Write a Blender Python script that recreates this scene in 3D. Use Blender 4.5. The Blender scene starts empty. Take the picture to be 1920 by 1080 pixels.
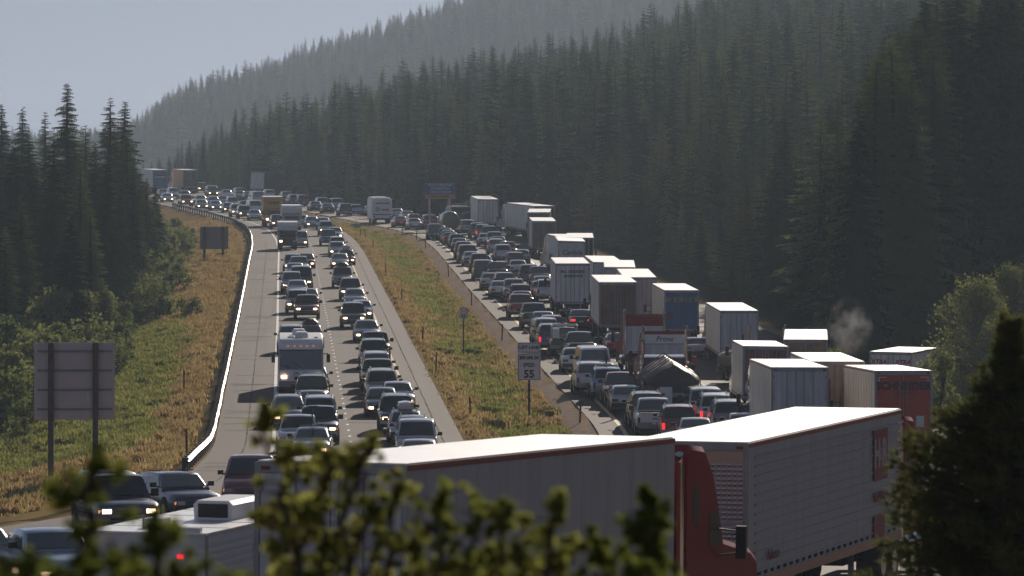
import bpy, math, random
import numpy as np
from mathutils import Vector, Matrix
R = random.Random(7)
scene = bpy.context.scene
COL = scene.collection
# ------------------------------------------------------------------ camera
F, VH, CZ = 10000.0, 183.0, 16.3          # focal length in photo pixels, horizon row, camera height
cam_d = bpy.data.cameras.new('camera'); cam = bpy.data.objects.new('camera', cam_d); COL.objects.link(cam)
cam.location = (0, 0, CZ); cam.rotation_euler = (math.radians(90), 0, 0)
cam_d.sensor_width = 36; cam_d.lens = F/1920*36
cam_d.shift_y = -(540-VH)/1920
cam_d.clip_start = 0.5; cam_d.clip_end = 20000
cam_d.dof.use_dof = True; cam_d.dof.focus_distance = 330; cam_d.dof.aperture_fstop = 6.5
scene.camera = cam
# ------------------------------------------------------------------ sky, sun, exposure
SUN_AZ, SUN_EL = math.radians(12), math.radians(18.5)      # azimuth from +Y towards +X
world = bpy.data.worlds.new('World'); scene.world = world; world.use_nodes = True
wn = world.node_tree; wn.nodes.clear()
sky = wn.nodes.new('ShaderNodeTexSky'); sky.sky_type = 'NISHITA'; sky.sun_disc = False
sky.sun_elevation = SUN_EL; sky.sun_rotation = SUN_AZ; sky.air_density = 1.0; sky.dust_density = .15; sky.ozone_density = 3
bg = wn.nodes.new('ShaderNodeBackground'); bg.inputs[1].default_value = 0.09
wo = wn.nodes.new('ShaderNodeOutputWorld')
tint = wn.nodes.new('ShaderNodeMix'); tint.data_type = 'RGBA'; tint.blend_type = 'MULTIPLY'; tint.inputs[0].default_value = 1; tint.inputs[7].default_value = (.29, .34, .49, 1)
hsv = wn.nodes.new('ShaderNodeHueSaturation'); hsv.inputs['Saturation'].default_value = .34
wn.links.new(sky.outputs[0], hsv.inputs['Color']); wn.links.new(hsv.outputs[0], tint.inputs[6]); wn.links.new(tint.outputs[2], bg.inputs[0]); wn.links.new(bg.outputs[0], wo.inputs[0])
sd = bpy.data.lights.new('sun', 'SUN'); sun = bpy.data.objects.new('sun', sd); COL.objects.link(sun)
sd.energy = 4.6; sd.angle = math.radians(0.6); sd.color = (1.0, 0.87, 0.73)
sdir = Vector((math.sin(SUN_AZ)*math.cos(SUN_EL), math.cos(SUN_AZ)*math.cos(SUN_EL), math.sin(SUN_EL)))
sun.rotation_euler = sdir.to_track_quat('Z', 'Y').to_euler(); sun.location = (60, 100, 80)
scene.view_settings.view_transform = 'Standard'; scene.view_settings.look = 'None'
scene.view_settings.exposure = 0.2; scene.view_settings.gamma = 1.0
scene.render.engine = 'CYCLES'
cy = scene.cycles
cy.max_bounces = 6; cy.diffuse_bounces = 2; cy.glossy_bounces = 3; cy.transmission_bounces = 3; cy.volume_bounces = 0
cy.transparent_max_bounces = 6; cy.sample_clamp_indirect = 4; cy.sample_clamp_direct = 30
cy.use_adaptive_sampling = True; cy.adaptive_threshold = 0.012
# ------------------------------------------------------------------ materials
def mat(name, col, rough=0.6, metal=0.0, noise=0.0, nscale=3.0, bump=0.0, bscale=20.0, coat=0.0, emit=None, es=0.0, spec=0.5, rnd=0.0, stretch=None, dark=0.0):
    m = bpy.data.materials.new(name); m.use_nodes = True; nt = m.node_tree; b = nt.nodes['Principled BSDF']
    b.inputs['Base Color'].default_value = (*col, 1); b.inputs['Roughness'].default_value = rough
    b.inputs['Metallic'].default_value = metal; b.inputs['Coat Roughness'].default_value = 0.14; b.inputs['Coat Weight'].default_value = coat
    b.inputs['Coat Roughness'].default_value = 0.12
    b.inputs['Specular IOR Level'].default_value = spec
    if emit: b.inputs['Emission Color'].default_value = (*emit, 1); b.inputs['Emission Strength'].default_value = es
    if noise or bump or rnd:
        tc = nt.nodes.new('ShaderNodeTexCoord'); mp = nt.nodes.new('ShaderNodeMapping')
        nt.links.new(tc.outputs['Object'], mp.inputs[0])
        if stretch: mp.inputs['Scale'].default_value = stretch
    if noise or rnd:
        hs = nt.nodes.new('ShaderNodeHueSaturation'); hs.inputs['Color'].default_value = (*col, 1)
        nz = nt.nodes.new('ShaderNodeTexNoise'); nz.inputs['Scale'].default_value = nscale; nz.inputs['Detail'].default_value = 5
        nt.links.new(mp.outputs[0], nz.inputs[0])
        mr = nt.nodes.new('ShaderNodeMapRange'); mr.inputs[1].default_value = .28; mr.inputs[2].default_value = .72
        mr.inputs[3].default_value = 1-noise; mr.inputs[4].default_value = 1+noise
        nt.links.new(nz.outputs[0], mr.inputs[0]); last = mr.outputs[0]
        if rnd:
            oi = nt.nodes.new('ShaderNodeObjectInfo'); m2 = nt.nodes.new('ShaderNodeMapRange')
            m2.inputs[3].default_value = 1-rnd; m2.inputs[4].default_value = 1+rnd; nt.links.new(oi.outputs['Random'], m2.inputs[0])
            mu = nt.nodes.new('ShaderNodeMath'); mu.operation = 'MULTIPLY'
            nt.links.new(last, mu.inputs[0]); nt.links.new(m2.outputs[0], mu.inputs[1]); last = mu.outputs[0]
        nt.links.new(last, hs.inputs['Value']); nt.links.new(hs.outputs[0], b.inputs['Base Color'])
    if bump:
        n2 = nt.nodes.new('ShaderNodeTexNoise'); n2.inputs['Scale'].default_value = bscale; n2.inputs['Detail'].default_value = 4
        nt.links.new(mp.outputs[0], n2.inputs[0])
        bp = nt.nodes.new('ShaderNodeBump'); bp.inputs['Strength'].default_value = bump; bp.inputs['Distance'].default_value = .05
        nt.links.new(n2.outputs[0], bp.inputs['Height']); nt.links.new(bp.outputs[0], b.inputs['Normal'])
    return m

def foliage_mat(name, c1, c2, c3, trans=0.25, nsc=.35):
    m = bpy.data.materials.new(name); m.use_nodes = True; nt = m.node_tree; nt.nodes.clear()
    oi = nt.nodes.new('ShaderNodeObjectInfo'); geo = nt.nodes.new('ShaderNodeNewGeometry')
    nz = nt.nodes.new('ShaderNodeTexNoise'); nz.inputs['Scale'].default_value = nsc; nz.inputs['Detail'].default_value = 4
    nt.links.new(geo.outputs['Position'], nz.inputs[0])
    ad = nt.nodes.new('ShaderNodeMath'); ad.operation = 'MULTIPLY_ADD'; ad.inputs[1].default_value = .5; 
    nt.links.new(oi.outputs['Random'], ad.inputs[0]); 
    s2 = nt.nodes.new('ShaderNodeMath'); s2.operation = 'MULTIPLY'; s2.inputs[1].default_value = .55
    nt.links.new(nz.outputs[0], s2.inputs[0]); nt.links.new(s2.outputs[0], ad.inputs[2])
    cr = nt.nodes.new('ShaderNodeValToRGB'); e = cr.color_ramp.elements
    e[0].position = .2; e[0].color = (*c1, 1); e[1].position = .78; e[1].color = (*c3, 1)
    k = e.new(.48); k.color = (*c2, 1)
    nt.links.new(ad.outputs[0], cr.inputs[0])
    d = nt.nodes.new('ShaderNodeBsdfDiffuse'); t = nt.nodes.new('ShaderNodeBsdfTranslucent'); mx = nt.nodes.new('ShaderNodeMixShader')
    mx.inputs[0].default_value = trans; o = nt.nodes.new('ShaderNodeOutputMaterial')
    nt.links.new(cr.outputs[0], d.inputs[0]); nt.links.new(cr.outputs[0], t.inputs[0])
    nt.links.new(d.outputs[0], mx.inputs[1]); nt.links.new(t.outputs[0], mx.inputs[2]); nt.links.new(mx.outputs[0], o.inputs[0])
    return m

M = {}
M['needles'] = foliage_mat('needles', (.010,.023,.012), (.046,.078,.030), (.18,.22,.085), .45, .10)
M['needles_young'] = foliage_mat('needles_young', (.04,.05,.015), (.085,.088,.028), (.16,.145,.05), .35, .2)
M['leaves'] = foliage_mat('leaves', (.085,.115,.035), (.15,.18,.055), (.24,.25,.09), .5, .35)
M['leaves_near'] = foliage_mat('leaves_near', (.09,.12,.024), (.18,.205,.04), (.34,.34,.09), .6, 4)
M['needles_near'] = foliage_mat('needles_near', (.03,.046,.018), (.075,.092,.032), (.17,.17,.06), .5, 2.2)
M['tuft_dry'] = foliage_mat('tuft_dry', (.30,.20,.085), (.40,.28,.125), (.48,.37,.16), .5, .2)
M['tuft_green'] = foliage_mat('tuft_green', (.16,.185,.045), (.25,.26,.07), (.36,.35,.105), .5, .2)
M['leaves_pale'] = foliage_mat('leaves_pale', (.11,.13,.04), (.18,.20,.065), (.28,.28,.10), .5, .5)
M['bark'] = mat('bark', (.055,.042,.032), .95, noise=.3, nscale=6, rnd=.2)
M['bark_grey'] = mat('bark_grey', (.13,.115,.10), .9, noise=.3, nscale=6)

# ------------------------------------------------------------------ mesh builder
class MB:
    def __init__(s): s.v=[]; s.f=[]; s.m=[]
    def add(s, vs, fs, mi=0):
        o=len(s.v); s.v.extend([tuple(p) for p in vs]); s.f.extend([tuple(i+o for i in f) for f in fs]); s.m.extend([mi]*len(fs)); return s
    def box(s, x0,x1,y0,y1,z0,z1, mi=0):
        vs=[(x0,y0,z0),(x1,y0,z0),(x1,y1,z0),(x0,y1,z0),(x0,y0,z1),(x1,y0,z1),(x1,y1,z1),(x0,y1,z1)]
        return s.add(vs,[(0,3,2,1),(4,5,6,7),(0,1,5,4),(1,2,6,5),(2,3,7,6),(3,0,4,7)],mi)
    def cbox(s, c, d, mi=0): return s.box(c[0]-d[0]/2,c[0]+d[0]/2,c[1]-d[1]/2,c[1]+d[1]/2,c[2]-d[2]/2,c[2]+d[2]/2,mi)
    def bar(s, a, b, w, h=None, mi=0):
        a=Vector(a); b=Vector(b); d=(b-a); h=h or w
        if d.length<1e-6: return s
        d.normalize(); up=Vector((0,0,1)) if abs(d.z)<.95 else Vector((0,1,0)); x=d.cross(up).normalized(); z=x.cross(d)
        vs=[p+x*sx*w/2+z*sz*h/2 for p in (a,b) for sx,sz in ((-1,-1),(1,-1),(1,1),(-1,1))]
        return s.add(vs,[(0,1,2,3),(7,6,5,4),(0,4,5,1),(1,5,6,2),(2,6,7,3),(3,7,4,0)],mi)
    def tube(s, pts, rad, n=6, mi=0, cap=True):
        pts=[Vector(p) for p in pts]; rad = rad if isinstance(rad,(list,tuple)) else [rad]*len(pts); vs=[]; fs=[]
        for i,p in enumerate(pts):
            d=(pts[min(i+1,len(pts)-1)]-pts[max(i-1,0)])
            d = d.normalized() if d.length>1e-9 else Vector((0,0,1))
            up=Vector((0,0,1)) if abs(d.z)<.9 else Vector((1,0,0)); x=d.cross(up).normalized(); y=x.cross(d)
            vs+=[p+(x*math.cos(t)+y*math.sin(t))*rad[i] for t in [2*math.pi*k/n for k in range(n)]]
        for i in range(len(pts)-1):
            for k in range(n):
                a=i*n+k; b=i*n+(k+1)%n; fs.append((a,a+n,b+n,b))
        if cap: fs.append(tuple(range(n))); fs.append(tuple(range((len(pts)-1)*n, len(pts)*n))[::-1])
        return s.add(vs,fs,mi)
    def cyl(s, c, axis, r, h, n=14, mi=0):
        c=Vector(c); a=Vector(axis).normalized(); return s.tube([c-a*h/2,c+a*h/2], r, n, mi)
    def ring(s, c, axis, r0, r1, n=16, mi=0):
        c=Vector(c); a=Vector(axis).normalized(); up=Vector((0,0,1)) if abs(a.z)<.9 else Vector((1,0,0)); x=a.cross(up).normalized(); y=x.cross(a)
        vs=[]
        for r in (r0,r1): vs+=[c+(x*math.cos(2*math.pi*k/n)+y*math.sin(2*math.pi*k/n))*r for k in range(n)]
        return s.add(vs,[(k,(k+1)%n,n+(k+1)%n,n+k) for k in range(n)],mi)
    def quad(s, a,b,c,d, mi=0): return s.add([a,b,c,d],[(0,1,2,3)],mi)
    def loft(s, rings, mi=0, cap=True, closed=True):
        n=len(rings[0]); vs=[p for r in rings for p in r]; fs=[]
        for i in range(len(rings)-1):
            for k in range(n if closed else n-1):
                a=i*n+k; b=i*n+(k+1)%n; fs.append((a,b,b+n,a+n))
        if cap: fs.append(tuple(range(n))[::-1]); fs.append(tuple(range((len(rings)-1)*n,len(rings)*n)))
        return s.add(vs,fs,mi)
    def prism(s, prof, x0, x1, mi=0):          # prof = list of (y,z), extruded along x
        n=len(prof); vs=[(x0,y,z) for y,z in prof]+[(x1,y,z) for y,z in prof]
        return s.add(vs,[tuple(range(n)),tuple(range(n,2*n))[::-1]]+[(k,k+n,(k+1)%n+n,(k+1)%n) for k in range(n)],mi)
    def mesh(s, name, mats, smooth=False, ang=35):
        me=bpy.data.meshes.new(name); me.from_pydata(s.v,[],s.f)
        for m in (mats if isinstance(mats,(list,tuple)) else [mats]): me.materials.append(M[m] if isinstance(m,str) else m)
        me.polygons.foreach_set('material_index', s.m)
        if smooth:
            me.polygons.foreach_set('use_smooth',[True]*len(s.f)); me.set_sharp_from_angle(angle=math.radians(ang))
        me.update(); return me
    def build(s, name, mats, parent=None, smooth=False, ang=35):
        return link(name, s.mesh(name, mats, smooth, ang), parent)
def link(name, data, parent=None):
    o=bpy.data.objects.new(name, data); COL.objects.link(o)
    if parent is not None: o.parent=parent
    return o
def tag(o, label=None, cat=None, group=None, kind=None):
    if label: o['label']=label
    if cat: o['category']=cat
    if group: o['group']=group
    if kind: o['kind']=kind
    return o
def empty(name, loc=(0,0,0), rz=0):
    o=bpy.data.objects.new(name,None); COL.objects.link(o); o.location=loc; o.rotation_euler=(0,0,rz); o.empty_display_size=.5; return o
def copy_tree(o, parent=None, skip=()):
    c=o.copy(); COL.objects.link(c)
    if parent is not None: c.parent=parent; c.matrix_parent_inverse=Matrix()
    for ch in o.children:
        if ch.name.split('.')[0] in skip: continue
        copy_tree(ch,c,skip)
    return c
# ------------------------------------------------------------------ the lie of the land
YY=np.arange(-60,3200,2.0)
def curve(pts, smooth=15):
    p=np.array(pts,float); ys=np.arange(-100,4440,2.0); v=np.interp(ys,p[:,0],p[:,1])
    sl0=(p[1,1]-p[0,1])/(p[1,0]-p[0,0]); v=np.where(ys<p[0,0],p[0,1]+sl0*(ys-p[0,0]),v)
    k=np.ones(smooth)/smooth; vp=np.pad(v,smooth//2,mode='edge'); v=np.convolve(vp,k,'valid')
    return ys,v
def mk(pts, smooth=15):
    ys,v=curve(pts,smooth); return lambda y: np.interp(y,ys,v)
Wc=mk([(60,-27),(100,-19),(135,-14.6),(150,-13),(180,-11.3),(210,-10.5),(244,-10.9),(394,-17.3),(514,-22.5),(568,-24.8),(615,-27.2),(655,-29.8),(688,-33),(724,-37.7),(811,-50.3),(900,-67),(980,-84),(1200,-137),(2000,-330),(4400,-900)],11)
Bc=mk([(60,-16),(85,-9),(100,-5.5),(125,-.5),(150,2.6),(180,4.6),(210,5.6),(262,5.5),(376,.8),(454,-2.4),(514,-4.7),(574,-7),(622,-9.4),(645,-11.6),(670,-14.8),(700,-19.2),(740,-25),(780,-31.2),(850,-45),(980,-71),(1200,-120),(2000,-310),(4400,-880)],11)
Rc=mk([(60,13),(125,14),(190,22),(240,24),(330,25),(420,22),(470,17.5),(620,16),(700,10.5),(1200,9.5),(4400,9.5)],9)
Zc=mk([(60,7.0),(85,6.4),(98,5.9),(111,5.1),(125,4.9),(150,4.0),(180,2.3),(210,.95),(250,0),(3200,0)],9)
hillc=mk([(-60,15),(2,14.6),(14,13.2),(30,10.2),(60,6.9),(85,5.5),(140,3)],5)
bumpc=mk([(60,0),(225,0),(262,.2),(300,.9),(400,1),(430,.8),(500,.55),(600,.35),(690,0),(3200,0)],9)
bump2=mk([(60,0),(262,0),(300,1),(400,1),(450,0),(3200,0)],9)
def sm(t): t=np.clip(t,0,1); return t*t*(3-2*t)
def road_z(x,y):
    off=x-Bc(y)
    return Zc(y)-1.9*sm((off-6.6)/3.2)*bumpc(y)-1.2*sm((off-14)/6)*bump2(y)
rng=np.random.RandomState(3)
_ph=rng.rand(12)*6.28; _dir=rng.randn(12,2); 
def rough(x,y,sc):
    r=0
    for i in range(6): r=r+np.sin(x*_dir[i,0]/sc*(1+i*.45)+y*_dir[i,1]/sc*(1+i*.45)+_ph[i])/(1+i*.5)
    return r/3
def height(x,y,under=True):
    x=np.asarray(x,float); y=np.asarray(y,float)
    w=Wc(y); b=Bc(y); r=b+Rc(y); z0=Zc(y); rz=road_z(x,y)
    # left bank
    d=(w-2.9)-x
    far=sm((y-600)/400)
    zl=z0 - np.where(d<30, .21*np.maximum(d-.8,0), .21*29.2+.05*(d-30)) + rough(x,y,6)*.35*sm(d/6) + rough(y,x,1.6)*.10*sm(d/3)
    zl=zl+ .14*np.maximum(d-42,0)*sm((260-y)/60)*0
    # median swale
    a0=w+9.0; a1=b-1.3; wd=np.maximum(a1-a0,.5); t=np.clip((x-a0)/wd,0,1)
    zm=z0-np.sin(math.pi*t)*np.minimum(.075*wd,.9)+rough(x,y,2.2)*.07*np.sin(math.pi*t)
    # right side
    e=x-r; edge=road_z(r,y)
    rise=np.interp(y,[0,250,420,620,900,1300],[.15,.22,.20,.06,.05,.05])
    zr=edge-.35*sm(e/3)+np.where(e>4,(e-4)*rise,0)*1.0+ np.where(e>30,(e-30)*.08,0)+ rough(x,y,9)*.5*sm((e-4)/8)
    zr=zr+np.maximum(y-640,0)*np.interp(x,[-140,-60,0,60,200],[-.03,-.015,.0,.015,.05])*sm((e-3)/25)
    z=np.where(x<w-2.9,zl,np.where(x<a0,z0,np.where(x<a1,zm,np.where(x<r,rz,zr))))
    # far ridge across the valley
    base=np.clip(6+(x+183)*.335,-40,260)
    fz=-12+(base+12)*sm((y-2000)/1100)+rough(x,y,110)*6
    tfar=sm((y-1300)/500)
    z=np.where(y>1300, z*(1-tfar)+fz*tfar, z)
    z=np.where(y<140, np.maximum(z, hillc(y)*sm((y<85)*1.0)+ -99*(y>=85)), z)
    if under:
        inA=np.minimum(x-(w-2.8),(w+8.9)-x); inB=np.minimum(x-(b-1.2),(r-.1)-x)
        inn=np.maximum(inA,inB)
        z=z-.35*sm(inn/.9)
    return z
def hz(x,y): return float(height(x,y,False))
def tilt(x,y,psi):
    """matrix that stands an object on the ground at x,y, its +Y axis along heading psi (0 = away from the camera)"""
    f=Vector((math.sin(psi),math.cos(psi),0)); r=Vector((f.y,-f.x,0))
    zf=hz(x+f.x*2,y+f.y*2)-hz(x-f.x*2,y-f.y*2); 
    zrr=hz(x+r.x,y+r.y)-hz(x-r.x,y-r.y)
    fv=Vector((f.x*4,f.y*4,zf)).normalized(); rv=Vector((r.x*2,r.y*2,zrr*.12)).normalized()
    if y<85: fv=Vector((f.x,f.y,-.03)).normalized(); rv=r
    up=rv.cross(fv).normalized(); rv=fv.cross(up).normalized()
    m=Matrix((rv,fv,up)).transposed().to_4x4(); m.translation=(x,y,hz(x,y)); return m
def psi_of(fn,y): return math.atan2(float(fn(y+4)-fn(y-4)),8.0)
# ------------------------------------------------------------------ ground materials
def ground_material():
    m=bpy.data.materials.new('ground'); m.use_nodes=True; nt=m.node_tree; b=nt.nodes['Principled BSDF']; b.inputs['Roughness'].default_value=.95
    b.inputs['Specular IOR Level'].default_value=0
    at=nt.nodes.new('ShaderNodeAttribute'); at.attribute_name='cover'
    geo=nt.nodes.new('ShaderNodeNewGeometry')
    def noise(s,d=5):
        n=nt.nodes.new('ShaderNodeTexNoise'); n.inputs['Scale'].default_value=s; n.inputs['Detail'].default_value=d; nt.links.new(geo.outputs['Position'],n.inputs[0]); return n
    n1=noise(.28); n2=noise(3.2); 
    cr=nt.nodes.new('ShaderNodeValToRGB'); e=cr.color_ramp.elements
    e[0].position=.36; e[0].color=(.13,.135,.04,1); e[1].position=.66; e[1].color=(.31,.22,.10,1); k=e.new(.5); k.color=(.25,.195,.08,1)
    mx=nt.nodes.new('ShaderNodeMix'); mx.data_type='FLOAT'; mx.inputs[0].default_value=.35
    nt.links.new(n1.outputs[0],mx.inputs[2]); nt.links.new(n2.outputs[0],mx.inputs[3])
    ad=nt.nodes.new('ShaderNodeMath'); ad.operation='ADD'; nt.links.new(mx.outputs[0],ad.inputs[0])
    sp=nt.nodes.new('ShaderNodeSeparateColor'); nt.links.new(at.outputs['Color'],sp.inputs[0])
    nt.links.new(sp.outputs[0],ad.inputs[1]); nt.links.new(ad.outputs[0],cr.inputs[0])
    gr=nt.nodes.new('ShaderNodeValToRGB'); g=gr.color_ramp.elements; g[0].position=.35; g[0].color=(.30,.235,.20,1); g[1].position=.65; g[1].color=(.46,.37,.32,1)
    nt.links.new(n2.outputs[0],gr.inputs[0])
    m1=nt.nodes.new('ShaderNodeMix'); m1.data_type='RGBA'; nt.links.new(sp.outputs[1],m1.inputs[0]); nt.links.new(cr.outputs[0],m1.inputs[6]); nt.links.new(gr.outputs[0],m1.inputs[7])
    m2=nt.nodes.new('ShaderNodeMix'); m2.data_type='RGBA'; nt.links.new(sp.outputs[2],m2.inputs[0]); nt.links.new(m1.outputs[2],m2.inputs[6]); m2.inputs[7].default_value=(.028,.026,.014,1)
    nt.links.new(m2.outputs[2],b.inputs['Base Color'])
    bp=nt.nodes.new('ShaderNodeBump'); bp.inputs['Strength'].default_value=.6; bp.inputs['Distance'].default_value=.12; nt.links.new(n2.outputs[0],bp.inputs['Height']); nt.links.new(bp.outputs[0],b.inputs['Normal'])
    return m
M['ground']=ground_material()
def cover(x,y):
    w=Wc(y); b=Bc(y); r=b+Rc(y); a0=w+9; a1=b-1.3; d=(w-2.9)-x; e=x-r
    t=np.clip((x-a0)/np.maximum(a1-a0,1),0,1)
    # red: -green .. +dry ; green: gravel ; blue: forest floor, and the guardrail's painted shadow
    red=np.where(x<w, .16-.36*sm((d-1.2)/4)*sm((470-y)/120)-.10*sm((d-2.5)/5)+.34*sm((262-y)/14), .15-.22*np.sin(math.pi*t)**1.6)
    red=np.where(e>0,.05,red)
    red=red+rough(x,y,7)*.10
    grav=np.where((x>a0)&(x<=a1), np.maximum(sm((1.9-(a1-x))/.9)*.75,sm((.5-(x-a0))/.5)*.5), 0)
    grav=np.where((d>0)&(d<.7),.3,grav)
    grav=np.where((e>0)&(y<345)&(e<16),.9*sm((345-y)/10)*(1-sm((e-10)/6)),grav)
    grav=np.where((e>-1)&(e<3)&(y>345),.5*(1-sm(e/1.5)),grav)
    fl=np.where(d>0,np.where(y<262,sm((d-13)/6),sm((d-9)/7)),0); fl=np.where((d>.15)&(d<1.05),.8,fl); fl=np.where(e>0,sm((e-np.where(y<345,3,.8))/np.where(y<345,5,2))*np.where(y<345,sm((e-14)/4),1),fl)  # narrow dark strip behind the guardrail is its shadow, put into the ground colour
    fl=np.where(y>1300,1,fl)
    return red,grav,fl
def grid_axis(parts):
    a=[]
    for x0,x1,st in parts: a+=list(np.arange(x0,x1,st))
    a.append(parts[-1][1]); return np.array(a)
xs=grid_axis([(-1200,-200,25),(-200,-90,5),(-90,-48,1.6),(-48,34,.7),(34,70,1.6),(70,200,5),(200,1200,30)])
ys=grid_axis([(-40,60,4),(60,330,2.0),(330,720,3),(720,1300,6),(1300,4200,30)])
GX,GY=np.meshgrid(xs,ys); H=height(GX,GY)
nx,ny=len(xs),len(ys)
me=bpy.data.meshes.new('ground'); co=np.stack([GX,GY,H],-1).reshape(-1,3)
idx=np.arange(nx*ny).reshape(ny,nx); q=np.stack([idx[:-1,:-1],idx[:-1,1:],idx[1:,1:],idx[1:,:-1]],-1).reshape(-1,4)
me.vertices.add(len(co)); me.vertices.foreach_set('co',co.ravel()); me.loops.add(q.size); me.loops.foreach_set('vertex_index',q.ravel().astype(np.int32))
me.polygons.add(len(q)); me.polygons.foreach_set('loop_start',np.arange(0,q.size,4,dtype=np.int32)); me.polygons.foreach_set('use_smooth',np.ones(len(q),bool))
me.update(calc_edges=True)
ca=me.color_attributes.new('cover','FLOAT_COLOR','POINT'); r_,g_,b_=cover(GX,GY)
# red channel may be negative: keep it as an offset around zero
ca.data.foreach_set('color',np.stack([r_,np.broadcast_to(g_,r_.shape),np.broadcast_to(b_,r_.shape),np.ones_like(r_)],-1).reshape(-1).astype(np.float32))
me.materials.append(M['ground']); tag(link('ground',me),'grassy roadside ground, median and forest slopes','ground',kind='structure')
# ------------------------------------------------------------------ roads
def asphalt(name,c0,c1):
    m=bpy.data.materials.new(name); m.use_nodes=True; nt=m.node_tree; b=nt.nodes['Principled BSDF']; b.inputs['Roughness'].default_value=.75
    b.inputs['Specular IOR Level'].default_value=.12
    uv=nt.nodes.new('ShaderNodeUVMap'); mp=nt.nodes.new('ShaderNodeMapping'); mp.inputs['Scale'].default_value=(1.0,.012,1)
    nt.links.new(uv.outputs[0],mp.inputs[0])
    n=nt.nodes.new('ShaderNodeTexNoise'); n.inputs['Scale'].default_value=1.6; n.inputs['Detail'].default_value=6; nt.links.new(mp.outputs[0],n.inputs[0])
    geo=nt.nodes.new('ShaderNodeNewGeometry'); n2=nt.nodes.new('ShaderNodeTexNoise'); n2.inputs['Scale'].default_value=1.3; n2.inputs['Detail'].default_value=8; nt.links.new(geo.outputs['Position'],n2.inputs[0])
    mx=nt.nodes.new('ShaderNodeMix'); mx.data_type='FLOAT'; mx.inputs[0].default_value=.4; nt.links.new(n.outputs[0],mx.inputs[2]); nt.links.new(n2.outputs[0],mx.inputs[3])
    cr=nt.nodes.new('ShaderNodeValToRGB'); e=cr.color_ramp.elements; e[0].position=.34; e[0].color=(*c0,1); e[1].position=.66; e[1].color=(*c1,1)
    nt.links.new(mx.outputs[0],cr.inputs[0])
    # wheel paths: two darker oily bands per lane
    sx=nt.nodes.new('ShaderNodeSeparateXYZ'); nt.links.new(uv.outputs[0],sx.inputs[0])
    w=nt.nodes.new('ShaderNodeMath'); w.operation='MULTIPLY'; w.inputs[1].default_value=2*math.pi/3.6; nt.links.new(sx.outputs[0],w.inputs[0])
    c=nt.nodes.new('ShaderNodeMath'); c.operation='COSINE'; nt.links.new(w.outputs[0],c.inputs[0])
    mr=nt.nodes.new('ShaderNodeMapRange'); mr.inputs[1].default_value=-1; mr.inputs[2].default_value=1; mr.inputs[3].default_value=.74; mr.inputs[4].default_value=1.08; nt.links.new(c.outputs[0],mr.inputs[0])
    hs=nt.nodes.new('ShaderNodeHueSaturation'); nt.links.new(mr.outputs[0],hs.inputs['Value']); nt.links.new(cr.outputs[0],hs.inputs['Color'])
    nt.links.new(hs.outputs[0],b.inputs['Base Color'])
    n3=nt.nodes.new('ShaderNodeTexNoise'); n3.inputs['Scale'].default_value=25; nt.links.new(geo.outputs['Position'],n3.inputs[0])
    bp=nt.nodes.new('ShaderNodeBump'); bp.inputs['Strength'].default_value=.35; bp.inputs['Distance'].default_value=.02; nt.links.new(n3.outputs[0],bp.inputs['Height']); nt.links.new(bp.outputs[0],b.inputs['Normal'])
    return m
M['asphalt']=asphalt('asphalt',(.028,.021,.018),(.068,.049,.041))
M['shoulder']=asphalt('shoulder',(.042,.028,.023),(.094,.062,.049))
M['paint_white']=mat('paint_white',(.68,.66,.62),.6,noise=.18,nscale=1.2)
M['paint_yellow']=mat('paint_yellow',(.62,.40,.16),.6,noise=.2,nscale=1.2)
M['crack_seal']=mat('crack_seal',(.022,.02,.02),.95,spec=.05)
def ribbon(name,base,offs,y0,y1,step,mname,lift=0.0,skirt=True,zf=None,dashes=None,nwob=0):
    """strip that follows a road curve; offs = list of functions or numbers giving the sideways offsets"""
    mb=MB(); n=int((y1-y0)/step)+1; yy=np.linspace(y0,y1,n); cols=[]
    for o in offs:
        ov=o(yy) if callable(o) else np.full(n,float(o))
        if nwob: ov=ov+np.array([R.uniform(-nwob,nwob) for _ in range(n)])
        x=base(yy)+ov; cols.append((x,road_z(x,yy) if zf is None else zf(x,yy)))
    k=len(cols); vs=[];fs=[];uvs=[]
    for i in range(n):
        for j,(x,z) in enumerate(cols): vs.append((x[i],yy[i],z[i]+lift)); uvs.append((x[i]-base(yy[i]),yy[i]))
        if skirt:
            vs.append((cols[0][0][i]-.1,yy[i],cols[0][1][i]-.5)); uvs.append((0,yy[i])); vs.append((cols[-1][0][i]+.1,yy[i],cols[-1][1][i]-.5)); uvs.append((0,yy[i]))
    kk=k+(2 if skirt else 0)
    for i in range(n-1):
        if dashes and (yy[i]%dashes[0])>dashes[1]: continue
        for j in range(k-1): a=i*kk+j; fs.append((a,a+1,a+1+kk,a+kk))
        if skirt:
            a=i*kk; fs.append((a+k,a,a+kk,a+k+kk)); fs.append((a+k-1,a+k+1,a+k+1+kk,a+k-1+kk))
    mb.add(vs,fs); me=mb.mesh(name,mname,True,60); u=me.uv_layers.new(name='UVMap')
    li=np.empty(len(me.loops),np.int32); me.loops.foreach_get('vertex_index',li); u.data.foreach_set('uv',np.array(uvs)[li].ravel())
    return link(name,me)
z0f=lambda x,y: Zc(y)
tag(ribbon('oncoming_carriageway',Wc,[-.2,1.8,3.6,5.4,7.4],90,1200,3,'asphalt',0,False,z0f),kind='structure')
tag(ribbon('oncoming_shoulder',Wc,[-2.8,-1.5,-.2],90,1200,3,'shoulder',.001,True,z0f),kind='structure')
tag(ribbon('median_side_shoulder',Wc,[7.4,8.2,9.0],90,1200,3,'shoulder',.001,True,z0f),kind='structure')
tag(ribbon('departing_carriageway',Bc,[-.15,1.8,3.6,5.5,7.4],62,1200,3,'asphalt',0,False),kind='structure')
tag(ribbon('yellow_line_shoulder',Bc,[-1.25,-.7,-.15],62,1200,3,'shoulder',.001,True),kind='structure')
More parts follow.
